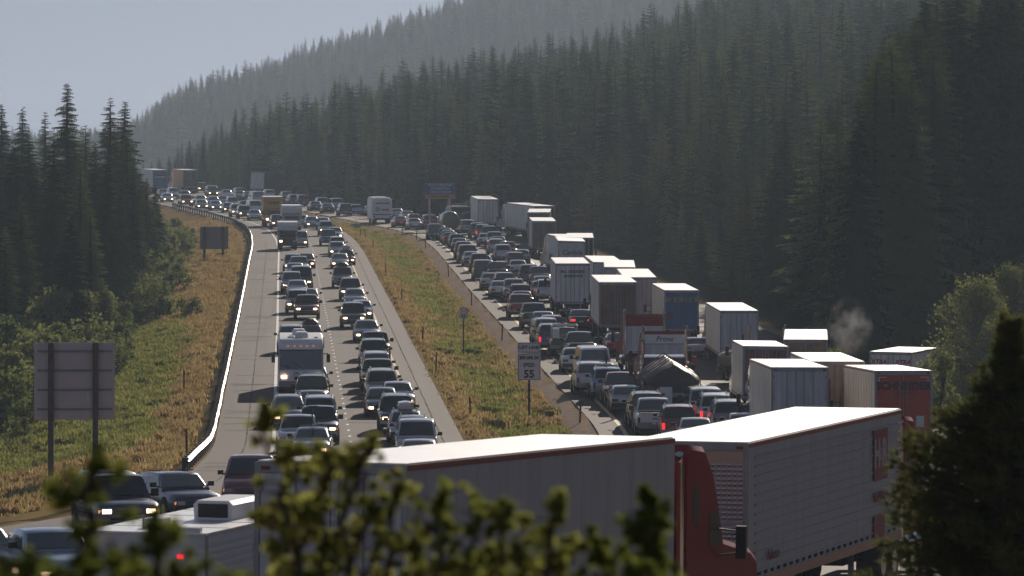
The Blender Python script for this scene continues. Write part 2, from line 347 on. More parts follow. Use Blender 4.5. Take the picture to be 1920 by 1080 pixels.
tag(ribbon('truck_parking_strip',Bc,[7.4,9,10.5,12,13.5,15,17,19]+[Rc],62,1200,3,'shoulder',.001,True),kind='structure') if 0 else None
def rcl(k): return lambda y: 7.4+(Rc(y)-7.4)*k/8
tag(ribbon('truck_parking_pavement',Bc,[rcl(k) for k in range(9)],62,1200,3,'shoulder',.001,True),kind='structure')
tag(ribbon('white_edge_line',Wc,[-.1,.07],130,1200,2,'paint_white',.006,False,z0f),kind='structure')
tag(ribbon('yellow_edge_line',Wc,[7.13,7.27],130,1200,2,'paint_yellow',.006,False,z0f),kind='structure')
tag(ribbon('yellow_edge_line',Bc,[-.06,.16],130,1200,2,'paint_yellow',.006,False),kind='structure')
tag(ribbon('white_edge_line',Bc,[7.33,7.47],215,1200,2,'paint_white',.006,False),kind='structure')
def markers(name,base,off,zf):
    mb=MB(); y=150.0
    while y<760:
        x=float(base(y))+off; z=float(zf(x,y)); mb.box(x-.06,x+.06,y,y+1.15,z+.003,z+.018); y+=4.6
    o=mb.build(name,'paint_white'); return tag(o,kind='structure')
markers('lane_marker_line',Wc,3.6,z0f); markers('lane_marker_line',Bc,3.7,road_z)
tag(ribbon('sealed_crack',Wc,[8.0,8.06],150,640,1.5,'crack_seal',.006,False,z0f,nwob=.02),kind='structure')
tag(ribbon('sealed_crack',Wc,[5.35,5.39],150,500,1.5,'crack_seal',.006,False,z0f,nwob=.02),kind='structure')
cr=MB()
for _ in range(90):       # sealed transverse cracks
    y=R.uniform(215,560); a=R.choice((-2.6,-2.4,.1,3.7,.2)); b=a+R.uniform(1.2,3.4); n=6; dy=R.uniform(-1.5,1.5); P=[]
    for k in range(n+1):
        o=a+(b-a)*k/n; yy=y+dy*k/n+R.uniform(-.12,.12); P.append((float(Wc(yy))+o,yy,float(Zc(yy))+.007))
    w=R.uniform(.05,.11)
    for p,q_ in zip(P[:-1],P[1:]): cr.quad((p[0],p[1]-w,p[2]),(q_[0],q_[1]-w,q_[2]),(q_[0],q_[1]+w,q_[2]),(p[0],p[1]+w,p[2]))
tag(cr.build('sealed_crack','crack_seal'),kind='structure')
tag(ribbon('sealed_crack',Wc,[-1.35,-1.30],215,600,1.2,'crack_seal',.005,False,z0f,nwob=.03),kind='structure')
# ------------------------------------------------------------------ haze
m=bpy.data.materials.new('haze'); m.use_nodes=True; nt=m.node_tree; nt.nodes.clear()
vol=nt.nodes.new('ShaderNodeVolumePrincipled'); vol.inputs['Color'].default_value=(.68,.84,1.0,1); vol.inputs['Density'].default_value=.00020; vol.inputs['Anisotropy'].default_value=.15
o=nt.nodes.new('ShaderNodeOutputMaterial'); nt.links.new(vol.outputs[0],o.inputs['Volume'])
M['haze']=m
HB=MB().box(-1300,1300,-60,4300,-80,420); hz_o=HB.build('haze','haze'); tag(hz_o,'thin bluish haze filling the valley','haze',kind='stuff')
# ------------------------------------------------------------------ trees
def conifer(seed,h,r,levels,per,droop=.35,bare=.06,gap=0.0,fine=1,leafy=1.0):
    """(trunk mesh builder, crown mesh builder) of a spruce or fir of height h"""
    q=random.Random(seed); t=MB(); lean=(q.uniform(-.012,.012)*h,q.uniform(-.012,.012)*h)
    t.tube([(lean[0]*k*k,lean[1]*k*k,h*k-.3) for k in (0,.3,.6,.85,.985)],[h*.0125,h*.0105,h*.0075,h*.004,h*.001],7)
    c=MB(); z0=h*bare
    for L in range(levels):
        k=L/(levels-1); z=z0+(h-z0)*(k**.93)*.985; tt=(z-z0)/(h-z0)
        rad=r*((1-tt)**.72)*(1.0 if tt>.12 else .55+.45*tt/.12)+.10
        n=max(4,int(per*(1-.35*tt)))
        a0=q.uniform(0,6.28)
        for b in range(n):
            if q.random()<gap: continue
            a=a0+6.283*b/n+q.uniform(-.35,.35); ln=rad*q.uniform(.55,1.18); zz=z+q.uniform(-.5,.5)*h/levels
            dr=droop*q.uniform(.5,1.5); dx,dy=math.cos(a),math.sin(a); px,py=-dy,dx
            up0=.35*(tt-.4)
            seg=4*fine; P=[]
            for s in range(seg+1):
                u=s/seg; P.append((dx*ln*u,dy*ln*u, zz-dr*ln*u*u*.9+ln*u*(up0)+ (.12*ln*u**3)))
            ox,oy=lean[0]*tt*tt,lean[1]*tt*tt
            for s in range(seg):
                u=(s+.55)/seg; A=P[s]; B=P[s+1]; w=ln*.34*(1-u*.72)*q.uniform(.7,1.3)*leafy+.05
                for sd in (-1,1):
                    cx=B[0]+dx*w*.35+px*sd*w; cy=B[1]+dy*w*.35+py*sd*w; cz=B[2]-w*q.uniform(.05,.5)
                    c.add([(A[0]+ox,A[1]+oy,A[2]),(B[0]+ox,B[1]+oy,B[2]+.02),(cx+ox,cy+oy,cz)],[(0,1,2)])
                hw=w*q.uniform(.45,.95)
                c.add([(A[0]+ox,A[1]+oy,A[2]),(B[0]+ox,B[1]+oy,B[2]),((A[0]+B[0])/2+ox+px*hw*.3*q.uniform(-1,1),(A[1]+B[1])/2+oy+py*hw*.3*q.uniform(-1,1),(A[2]+B[2])/2-hw)],[(0,1,2)])
            c.add([(P[-1][0]+ox-px*.05,P[-1][1]+oy-py*.05,P[-1][2]),(P[-1][0]+ox+px*.05,P[-1][1]+oy+py*.05,P[-1][2]),(P[-1][0]+ox+dx*.22*1,P[-1][1]+oy+dy*.22,P[-1][2]+.02)],[(0,1,2)])
    return t,c
def clump(mb,q,c,r,n,size,flat=.75,mi=0):
    for _ in range(n):
        d=Vector((q.gauss(0,1),q.gauss(0,1),q.gauss(0,1)*flat)); d.normalize(); p=Vector(c)+d*r*(q.random()**.45)
        a=Vector((q.uniform(-1,1),q.uniform(-1,1),q.uniform(-1,1))).normalized(); b=a.cross(Vector((q.uniform(-1,1),q.uniform(-1,1),q.uniform(-1,1)))).normalized()
        s=size*q.uniform(.6,1.4); mb.add([p-a*s*.5,p+b*s*.38,p+a*s*.6,p-b*s*.38],[(0,1,2,3)],mi)
def broadleaf(seed,h,w,nb,nl,leaf):
    q=random.Random(seed); t=MB(); c=MB()
    t.tube([(0,0,-.3),(q.uniform(-.1,.1),0,h*.3),(q.uniform(-.2,.2),q.uniform(-.2,.2),h*.7),(0,0,h*.93)],[h*.02,h*.016,h*.009,h*.002],6)
    for b in range(nb):
        k=q.uniform(.12,.97); a=q.uniform(0,6.283); rr=w*.5*math.sin(math.pi*min(1,(k*.8+.17)))**.7*q.uniform(.3,1.0)
        p=(math.cos(a)*rr,math.sin(a)*rr,h*k)
        t.tube([(0,0,h*k*.72),(p[0]*.55,p[1]*.55,h*k*.9),p],[h*.006,h*.004,h*.001],4,cap=False)
        clump(c,q,p,w*.17*q.uniform(.7,1.3),nl,leaf)
    return t,c
PROT=[]     # conifers for the stands: (trunk mesh, crown mesh, height)
specs=[(11,22,3.1,46,9,.35,.05,.02),(12,24,2.8,50,9,.45,.04,.05),(13,20,3.5,40,10,.30,.06,.05),(14,25,2.5,52,8,.55,.08,.08),(15,23,3.3,40,8,.22,.16,.22),(16,21,2.9,46,9,.5,.05,.03),(17,19,3.4,30,8,.05,.32,.30),(18,24,2.4,38,7,.6,.20,.34)]
for i,s in enumerate(specs):
    t,c=conifer(*s,leafy=1.3); PROT.append((t.mesh('trunk','bark'),c.mesh('crown','needles'),s[1]))
YOUNG=[]
for i,s in enumerate([(21,9,1.7,26,8,.1,.03,.02),(22,10,1.5,28,8,.15,.03,.02),(23,8,1.8,24,8,.0,.03,.04)]):
    t,c=conifer(*s); YOUNG.append((t.mesh('trunk','bark'),c.mesh('crown','needles_young'),s[1]))
FINE=[]
for i,s in enumerate([(31,25,4.0,60,11,.42,.03,.04,2),(32,23,3.6,54,11,.5,.04,.08,2),(33,26,3.5,60,10,.35,.05,.14,2)]):
    t,c=conifer(*s,leafy=1.75); FINE.append((t.mesh('trunk','bark'),c.mesh('crown','needles'),s[1]))
BUSH=[]
for i,s in enumerate([(41,4.0,3.4,34,60,.24),(42,3.2,3.8,32,60,.24),(43,5.5,3.2,40,60,.24)]):
    t,c=broadleaf(*s); BUSH.append((t.mesh('stem','bark'),c.mesh('foliage','leaves'),s[1]))
LOW=[]
for i,s in enumerate([(46,1.2,1.9,16,50,.13),(47,.8,1.5,14,50,.12)]):
    t,c=broadleaf(*s); LOW.append((t.mesh('stem','bark'),c.mesh('foliage','leaves'),s[1]))
def plant(name,label,cat,pr,x,y,hh,group,pn=('trunk','crown'),wide=1.0,sink=.15,mats=None):
    o=empty(name,(x,y,hz(x,y)-sink),R.uniform(0,6.28)); s=hh/pr[2]; o.scale=(s*wide,s*wide,s)
    link(pn[0],pr[0],o); c=link(pn[1],pr[1],o)
    if mats: c.material_slots[0].link='OBJECT'; c.material_slots[0].material=M[mats]
    if label: tag(o,label,cat,group)
    else: tag(o,None,cat,group)
    return o
TREES=[]      # (x,y,h,pool,mat) candidates of the right-hand and far stands
def inview(x,y,m=1.12): return abs(x)<.096*y*m+4
q=random.Random(5)
# young stand beside the truck parking
y=352.0
while y<640:
    x=-40
    sp=3.3+ (y-352)*.004
    while x<75:
        X=x+q.uniform(-1.3,1.3); Y=y+q.uniform(-1.5,1.5); e=X-float(Bc(Y))-float(Rc(Y))
        if e>4.5 and inview(X,Y):
            dark = (X/Y)>.050+ .004*math.sin(Y*.05)
            if dark and Y<640:
                if q.random()<.42: TREES.append((X,Y,q.uniform(12,20)*min(1,.55+e/25),0))
            else: TREES.append((X,Y,q.uniform(4.2,9.5)*min(1,.5+e/16)*(1+.5*(Y>540)),1 if q.random()<.7 else 0))
        x+=sp
    y+=sp
# tall stand behind
y=600.0
while y<1260:
    x=-150.0; sp=4.9+(y-600)*.0045
    while x<190:
        X=x+q.uniform(-1.9,1.9); Y=y+q.uniform(-2,2); e=X-float(Bc(Y))-float(Rc(Y))
        if e>(5 if Y>700 else 16) and inview(X,Y):
            hh=q.uniform(13,23)*(.80+.25*q.random())*(1 if X>-75 else .72)
            if e<12: hh*=.72
            TREES.append((X,Y,hh,0))
        x+=sp
    y+=sp
# dark spruces at the right edge, nearer
for _ in range(150):
    Y=q.uniform(352,470); X=Y*q.uniform(.064,.118); TREES.append((X,Y,q.uniform(19,31),0))
far=[]
y=2250.0
while y<3450:
    x=-360.0; sp=11+(y-2250)*.002
    while x<400:
        X=x+q.uniform(-5,5); Y=y+q.uniform(-5,5)
        if inview(X,Y,1.15): far.append((X,Y,q.uniform(13,25),0))
        x+=sp
    y+=sp
SKY_U=[230,310,400,500,600,700,850,1000,1130,1250,1400,1500,1640,1740,1920]
SKY_V=[330,300,245,178,145,122,112,78,48,5,-60,-120,-160,-200,-200]
def limit(lst,us,vs,jit,hmin):
    out=[]
    for (X,Y,h,k) in lst:
        u=960+X*F/Y; vt=float(np.interp(u,us,vs))+q.uniform(-.35,1.0)*jit; cap=CZ-(vt-VH)*Y/F-hz(X,Y)+.2
        h2=min(h,cap)
        if h2>hmin: out.append((X,Y,h2,k))
    return out
TREES=limit(TREES,SKY_U,SKY_V,45,3.5)
# the nearer dark stand has its own skyline
TREES=[t for t in TREES if t[1]>=600 or (960+t[0]*F/t[1])<1480 or t[3]==1]+limit([t for t in TREES if t[1]<600 and (960+t[0]*F/t[1])>=1480 and t[3]==0],[1480,1520,1640,1740,1920],[240,205,75,-10,-80],45,5)
TREES=[t for t in TREES if not (t[1]<415 and abs(t[0]-(23+.213*(t[1]-322)))<6.5)]
far=limit(far,[200,250,350,440,520,600,690,770,830,1000,1920],[245,225,150,120,100,62,45,8,-12,-120,-600],30,4)
def covered(t):   # nearest and tallest first
    return t[2]/t[1]
TREES.sort(key=covered,reverse=True)
ind=TREES[:195]; rest=TREES[195:]
side=lambda x,y: 'beside the line of parked trailers' if y<480 else 'behind the far end of the parked trailers'
for i,(X,Y,hh,k) in enumerate(ind):
    pr=(YOUNG if k==1 else (FINE if Y<430 else PROT)); pr=pr[i%len(pr)]
    plant('conifer_tree','dark evergreen in the dense stand on the slope above the parked trailers' if k==0 else 'young yellowish evergreen in the dense stand above the parked trailers','evergreen tree',pr,X,Y,hh,'dark evergreens above the trailers' if k==0 else 'young evergreens above the trailers',wide=R.uniform(.95,1.45))
# --- the crowd of trees further off: one object each, copies placed by geometry nodes
def scatter_group(name,protos):
    src=bpy.data.collections.new(name+'_sources')
    for i,ms in enumerate(protos):
        o=bpy.data.objects.new('%s_source_%d'%(name,i),ms); src.objects.link(o)
    ng=bpy.data.node_groups.new(name,'GeometryNodeTree')
    ng.interface.new_socket('Geometry',in_out='INPUT',socket_type='NodeSocketGeometry'); ng.interface.new_socket('Geometry',in_out='OUTPUT',socket_type='NodeSocketGeometry')
    N=ng.nodes.new; gi=N('NodeGroupInput'); go=N('NodeGroupOutput'); ip=N('GeometryNodeInstanceOnPoints'); ci=N('GeometryNodeCollectionInfo')
    ci.inputs['Collection'].default_value=src; ci.inputs['Separate Children'].default_value=True; ci.inputs['Reset Children'].default_value=True
    ip.inputs['Pick Instance'].default_value=True
    def attr(n,t): a=N('GeometryNodeInputNamedAttribute'); a.data_type=t; a.inputs[0].default_value=n; return a
    ai=attr('idx','INT'); ar=attr('rot','FLOAT_VECTOR'); sc=attr('scl','FLOAT_VECTOR'); L=ng.links.new
    L(gi.outputs[0],ip.inputs['Points']); L(ci.outputs[0],ip.inputs['Instance']); L(ai.outputs[0],ip.inputs['Instance Index'])
    L(ar.outputs[0],ip.inputs['Rotation']); L(sc.outputs[0],ip.inputs['Scale']); L(ip.outputs[0],go.inputs[0]); return ng
def scatter(name,group,pts):      # pts: (x,y,z,idx,rotz,sx,sz)
    me=bpy.data.meshes.new(name); me.from_pydata([p[:3] for p in pts],[],[]); n=len(pts)
    a=me.attributes.new('idx','INT','POINT'); a.data.foreach_set('value',[int(p[3]) for p in pts])
    a=me.attributes.new('rot','FLOAT_VECTOR','POINT'); a.data.foreach_set('vector',np.array([(0,0,p[4]) for p in pts],np.float32).ravel())
    a=me.attributes.new('scl','FLOAT_VECTOR','POINT'); a.data.foreach_set('vector',np.array([(p[5],p[5],p[6]) for p in pts],np.float32).ravel())
    o=link(name,me); md=o.modifiers.new('scatter','NODES'); md.node_group=group; return o
def joined(pr):     # trunk and crown in one mesh with two materials
    a,b=pr[0],pr[1]; va=[tuple(v.co) for v in a.vertices]; vb=[tuple(v.co) for v in b.vertices]; n=len(va)
    me=bpy.data.meshes.new('tree'); me.from_pydata(va+vb,[],[tuple(p.vertices) for p in a.polygons]+[tuple(i+n for i in p.vertices) for p in b.polygons])
    me.materials.append(a.materials[0]); me.materials.append(b.materials[0]); me.polygons.foreach_set('material_index',[0]*len(a.polygons)+[1]*len(b.polygons)); return me
pools=[joined(p) for p in PROT]+[joined(p) for p in YOUNG]
g_tree=scatter_group('tree_scatter',pools)
hts=[p[2] for p in PROT]+[p[2] for p in YOUNG]
def tp(lst,sink=.2):
    out=[]; X=np.array([t[0] for t in lst]); Yv=np.array([t[1] for t in lst]); Z=height(X,Yv,False)
    for i,t in enumerate(lst):
        k=R.choice((0,0,1,1,2,2,3,4,4,5,5,6,7)) if t[3]==0 else 8+R.randrange(3); s=t[2]/hts[k]; out.append((t[0],t[1],Z[i]-sink,k,R.uniform(0,6.28),s*R.uniform(.85,1.65),s))
    return out
print('trees',len(ind),len(rest),len(far))
tag(scatter('forest',g_tree,tp(rest)),'dense evergreen forest covering the slopes behind the highway','forest',kind='stuff')
tag(scatter('ridge_forest',g_tree,tp(far,.5)),'hazy evergreen forest on the far ridge','forest',kind='stuff')
# --- left group of tall spruces beyond the bank, by the photograph: (u, row of the top, distance)
left=[(6,190,560),(38,195,520),(85,205,540),(128,150,470),(106,255,430),(160,230,500),(60,250,450),(182,260,470),(205,178,500),(228,185,520),(238,240,500),(250,290,470),(20,270,440),(272,330,500),(150,300,420),(92,330,400),(262,320,560),(200,290,430),(-12,240,470),(-5,330,400),(40,360,390),(222,360,450),(290,345,540),(170,380,400),(130,400,380),(246,400,470),(10,420,370)]
lab=['tall spruce left of the highway, its tip the highest at the left edge','dark spruce in the group of spruces below the guardrail bank']
for i,(u,vt,Y) in enumerate(left):
    s=F/Y; X=(u-960)/s; zt=CZ-(vt-VH)/s; h=zt-hz(X,Y); h=max(h,5)
    plant('spruce_tree',lab[0] if i==3 else lab[1],'spruce',FINE[i%3],X,Y,h,None if i==3 else 'spruces left of the highway',wide=R.uniform(.95,1.25)*min(1.2,24/h))
plant('spruce_tree','dead-looking brown spruce at the left edge, nearest beside the large sign','spruce',FINE[1],-34.5,345,9.5,None,wide=1.5)
# the rest of that wood, seen only between and behind
lf=[]
for _ in range(150):
    Y=q.uniform(560,1000); d=q.uniform(26,62) if Y<800 else q.uniform(12,50); X=float(Wc(Y))-d
    zt=CZ-(R.uniform(330,420)-VH)/(F/Y); h=min(20,zt-hz(X,Y))
    if inview(X,Y,1.2) and h>2.5: lf.append((X,Y,h,0))
tag(scatter('wood_behind',g_tree,tp(lf)),'dark evergreens massed behind the tall spruces on the left','forest',kind='stuff')
# bushes on the left bank
n=0
for _ in range(2600):
    Y=q.uniform(262,660); d=6+15*q.random()**1.3; X=float(Wc(Y))-2.9-d
    if not inview(X,Y,1.05): continue
    edge=np.interp(Y,[262,290,320,660],[14,9,7.2,6.3])
    if d<edge: continue
    if n>=285: break
    k=q.randrange(3); hh=q.uniform(1.6,4.6)*min(1.15,.42+(d-edge)/7)
    plant('bush','green leafy bush in the thicket between the grass bank and the spruces','bush',BUSH[k],X,Y,hh,'bushes of the thicket on the left bank',('stem','foliage'),wide=q.uniform(.9,1.3)); n+=1
for (u,v,hh,lb) in [(352,593,1.5,'small round bush alone on the dry grass bank'),(292,600,3.0,'dark round bush at the edge of the grass bank'),(330,545,1.9,'low bush on the grass bank under the smaller sign')]:
    # stand where the ray meets the bank
    Y=250.0
    while Y<700 and CZ-(v-VH)*Y/F > hz((u-960)*Y/F,Y): Y+=1
    plant('bush',lb,'bush',BUSH[1] if hh>2 else LOW[0],(u-960)*Y/F,Y,hh,None,('stem','foliage'))
# low growth in the median and by the signs
for (x,y,hh) in [(-4.4,345,.6),(-2.6,348,.55),(-1.2,283,.5),(1.9,279,.55),(-.4,300,.45),(-3.5,330,.5)]:
    plant('weed_clump','low dark green weed clump in the median grass','weed',LOW[1],x,y,hh,'weed clumps in the median',('stem','foliage'),wide=1.6)
# light green poplar at the right and small saplings by the trailers
pt,pc=broadleaf(51,9,5.6,130,90,.17); POP=(pt.mesh('trunk','bark_grey'),pc.mesh('crown','leaves_pale'),9)
X=(1828-960)/30.0; plant('poplar_tree','light green leafy tree at the right beside the white trailer','tree',POP,X,333,5.2-hz(X,333),None,wide=1.0)
X=(1905-960)/29.0; plant('poplar_tree','leafy tree half cut off by the right edge of the picture','tree',POP,X,345,5.6-hz(X,345),None,wide=.9)
pt,pc=broadleaf(52,3.2,1.8,40,60,.11); SAP=(pt.mesh('trunk','bark'),pc.mesh('crown','leaves'),3.2)
for u,Y,hh in [(1570,318,3.6),(1598,330,3.0),(1545,336,3.2),(1725,292,3.4),(1745,285,4.2),(1765,278,4.6)]:
    X=(u-960)*Y/F; plant('sapling','slender leafy sapling growing by the parked trailers' ,'sapling',SAP,X,Y,hh,'saplings by the parked trailers')
# ------------------------------------------------------------------ grass tufts
def tuft(seed,n,h,w):
    q2=random.Random(seed); mb=MB()
    for _ in range(n):
        a=q2.uniform(0,6.28); r=q2.uniform(0,w); x,y=math.cos(a)*r,math.sin(a)*r; b=q2.uniform(0,6.28); hh=h*q2.uniform(.5,1.2)
        lx,ly=math.cos(b)*hh*.45,math.sin(b)*hh*.45; px,py=-math.sin(b)*.022,math.cos(b)*.022
        mb.add([(x-px,y-py,0),(x+px,y+py,0),(x+lx*.4+px,y+ly*.4+py,hh*.6),(x+lx*.4-px,y+ly*.4-py,hh*.6),(x+lx,y+ly,hh)],[(0,1,2,3),(3,2,4)])
    return mb
tm=[tuft(61,30,.25,.34).mesh('tuft','tuft_dry'),tuft(62,30,.32,.3).mesh('tuft','tuft_dry'),tuft(63,32,.20,.36).mesh('tuft','tuft_green'),tuft(64,30,.26,.34).mesh('tuft','tuft_green')]
g_tuft=scatter_group('tuft_scatter',tm)
pts=[]; N=125000; ys_=rng.rand(N)**.85*(720-205)+205; xs_=rng.rand(N)*75-48
red,grav,fl=cover(xs_,ys_); grav=np.broadcast_to(grav,red.shape); fl=np.broadcast_to(fl,red.shape); Zt=height(xs_,ys_)
w_=Wc(ys_); b_=Bc(ys_); ok=((xs_<w_-3.4)|((xs_>w_+9.3)&(xs_<b_-1.7)))&(grav<.45)&(fl<.5)&(np.abs(xs_)<.1*ys_)
ok&=rng.rand(N)<np.interp(ys_,[205,400,560,720],[1,.75,.5,.4])
nz=rough(xs_,ys_,5)*.5+rough(xs_*1.7,ys_*1.7,3)*.35
for i in np.nonzero(ok)[0]:
    g=red[i]-.03+nz[i]*.22+(rng.rand()-.5)*.12
    k=(0 if rng.rand()<.5 else 1) if g>-.02 else (2 if rng.rand()<.5 else 3); s=.75+.6*rng.rand(); pts.append((xs_[i],ys_[i],Zt[i]-.02,k,rng.rand()*6.28,s*1.15,s))
print('tufts',len(pts))
tag(scatter('grass',g_tuft,pts),'dry and green grass on the bank and in the median','grass',kind='stuff')
# gravel bank rocks at the right
rk=[]
def rock(seed):
    q2=random.Random(seed); mb=MB(); n=6; rings=[]
    for i,(z,r) in enumerate([(-.1,.32),(.1,.45),(.3,.38),(.42,.15)]): rings.append([(math.cos(6.283*k/n)*r*q2.uniform(.8,1.2),math.sin(6.283*k/n)*r*q2.uniform(.8,1.2),z*q2.uniform(.85,1.1)) for k in range(n)])
    mb.loft(rings); return mb
M['rock']=mat('rock',(.17,.155,.15),.9,noise=.35,nscale=2,rnd=.25)
g_rock=scatter_group('rock_scatter',[rock(71).mesh('rock','rock'),rock(72).mesh('rock','rock')])
pts=[]
for _ in range(1400):
    Y=q.uniform(270,346); X=float(Bc(Y)+Rc(Y))+q.uniform(.3,17); s=q.uniform(.12,.6)**1.3; pts.append((X,Y,hz(X,Y)-.02,q.randrange(2),q.uniform(0,6.28),s,s*.8))
tag(scatter('gravel',g_rock,pts),'grey broken stone on the bank right of the trailers','gravel',kind='stuff')
# ------------------------------------------------------------------ vehicle materials
M['glass']=mat('glass',(.012,.016,.018),.06,spec=.8,coat=.3)
M['glass_light']=mat('glass_light',(.085,.095,.08),.08,spec=.9,coat=.3)
M['glass_dull']=mat('glass_dull',(.012,.014,.016),.4,spec=.15)
M['rubber']=mat('rubber',(.012,.012,.012),.85)
M['rim']=mat('rim',(.32,.32,.33),.35,metal=.8)
M['black_trim']=mat('black_trim',(.014,.014,.015),.5)
M['dark_under']=mat('dark_under',(.008,.008,.008),.9)
M['chrome']=mat('chrome',(.62,.62,.62),.14,metal=1)
M['steel']=mat('steel',(.30,.30,.31),.4,metal=.8,noise=.15,nscale=2)
M['plate']=mat('plate',(.62,.62,.58),.5)
M['lamp_on']=mat('lamp_on',(.9,.85,.7),.2,emit=(1,.66,.38),es=6)
M['lamp_off']=mat('lamp_off',(.55,.56,.56),.12,metal=.5,coat=.5)
M['tail_off']=mat('tail_off',(.22,.012,.012),.2,coat=.5)
M['tail_on']=mat('tail_on',(.6,.02,.02),.2,emit=(1,.03,.03),es=1.2)
M['amber']=mat('amber',(.6,.2,.02),.25,emit=(1,.35,.05),es=.6)
PAINT={}
def paint(k,c,metal=.25,r=.34): M['paint_'+k]=mat('paint_'+k,c,r,metal=metal,coat=1.0,noise=.05,nscale=1.2); PAINT[k]='paint_'+k
for k,c,mt in [('white',(.76,.75,.72),0),('silver',(.48,.48,.47),.4),('light blue',(.24,.33,.42),.4),('grey',(.24,.235,.225),.35),('dark grey',(.06,.063,.07),.35),('black',(.012,.012,.014),.1),
    ('red',(.46,.02,.018),.05),('maroon',(.19,.014,.02),.15),('dark blue',(.018,.03,.075),.3),('blue',(.03,.07,.18),.3),('dark green',(.012,.035,.026),.3),('teal',(.04,.14,.16),.3),('tan',(.36,.30,.21),.3),('brown',(.11,.06,.03),.2),('yellow',(.62,.33,.03),0)]:
    paint(k,c,mt)
# ------------------------------------------------------------------ cars
# front at +y. p: L W H, hood height, belt height, ys of the greenhouse (windscreen foot, windscreen head, roof end, rear glass foot)
CARS={
 'sedan':dict(L=4.65,W=1.78,H=1.40,hood=.86,belt=.95,deck=.98,gh=(1.0,.28,-1.0,-1.62),nose=.66,wb=1.36,low=.20,r=.31),
 'hatchback':dict(L=4.0,W=1.68,H=1.38,hood=.88,belt=.94,deck=.95,gh=(.95,.30,-1.35,-1.85),nose=.66,wb=1.22,low=.20,r=.29),
 'station_wagon':dict(L=4.7,W=1.76,H=1.47,hood=.88,belt=.96,deck=.98,gh=(1.0,.30,-1.95,-2.24),nose=.68,wb=1.38,low=.20,r=.31,rails=1),
 'suv':dict(L=4.55,W=1.84,H=1.76,hood=1.05,belt=1.10,deck=1.12,gh=(.95,.45,-1.95,-2.2),nose=.90,wb=1.36,low=.34,r=.37,rails=1),
 'minivan':dict(L=4.8,W=1.90,H=1.76,hood=.98,belt=1.04,deck=1.06,gh=(1.5,.65,-2.05,-2.32),nose=.74,wb=1.45,low=.22,r=.32),
 'van':dict(L=5.2,W=2.0,H=2.05,hood=1.12,belt=1.20,deck=1.22,gh=(1.75,1.2,-2.5,-2.58),nose=.95,wb=1.55,low=.32,r=.36),
 'pickup_truck':dict(L=5.3,W=1.92,H=1.76,hood=1.08,belt=1.12,deck=1.12,gh=(.95,.5,-.35,-.55),nose=.95,wb=1.62,low=.38,r=.39,bed=1),
}
def lerp(a,b,t): return a+(b-a)*t
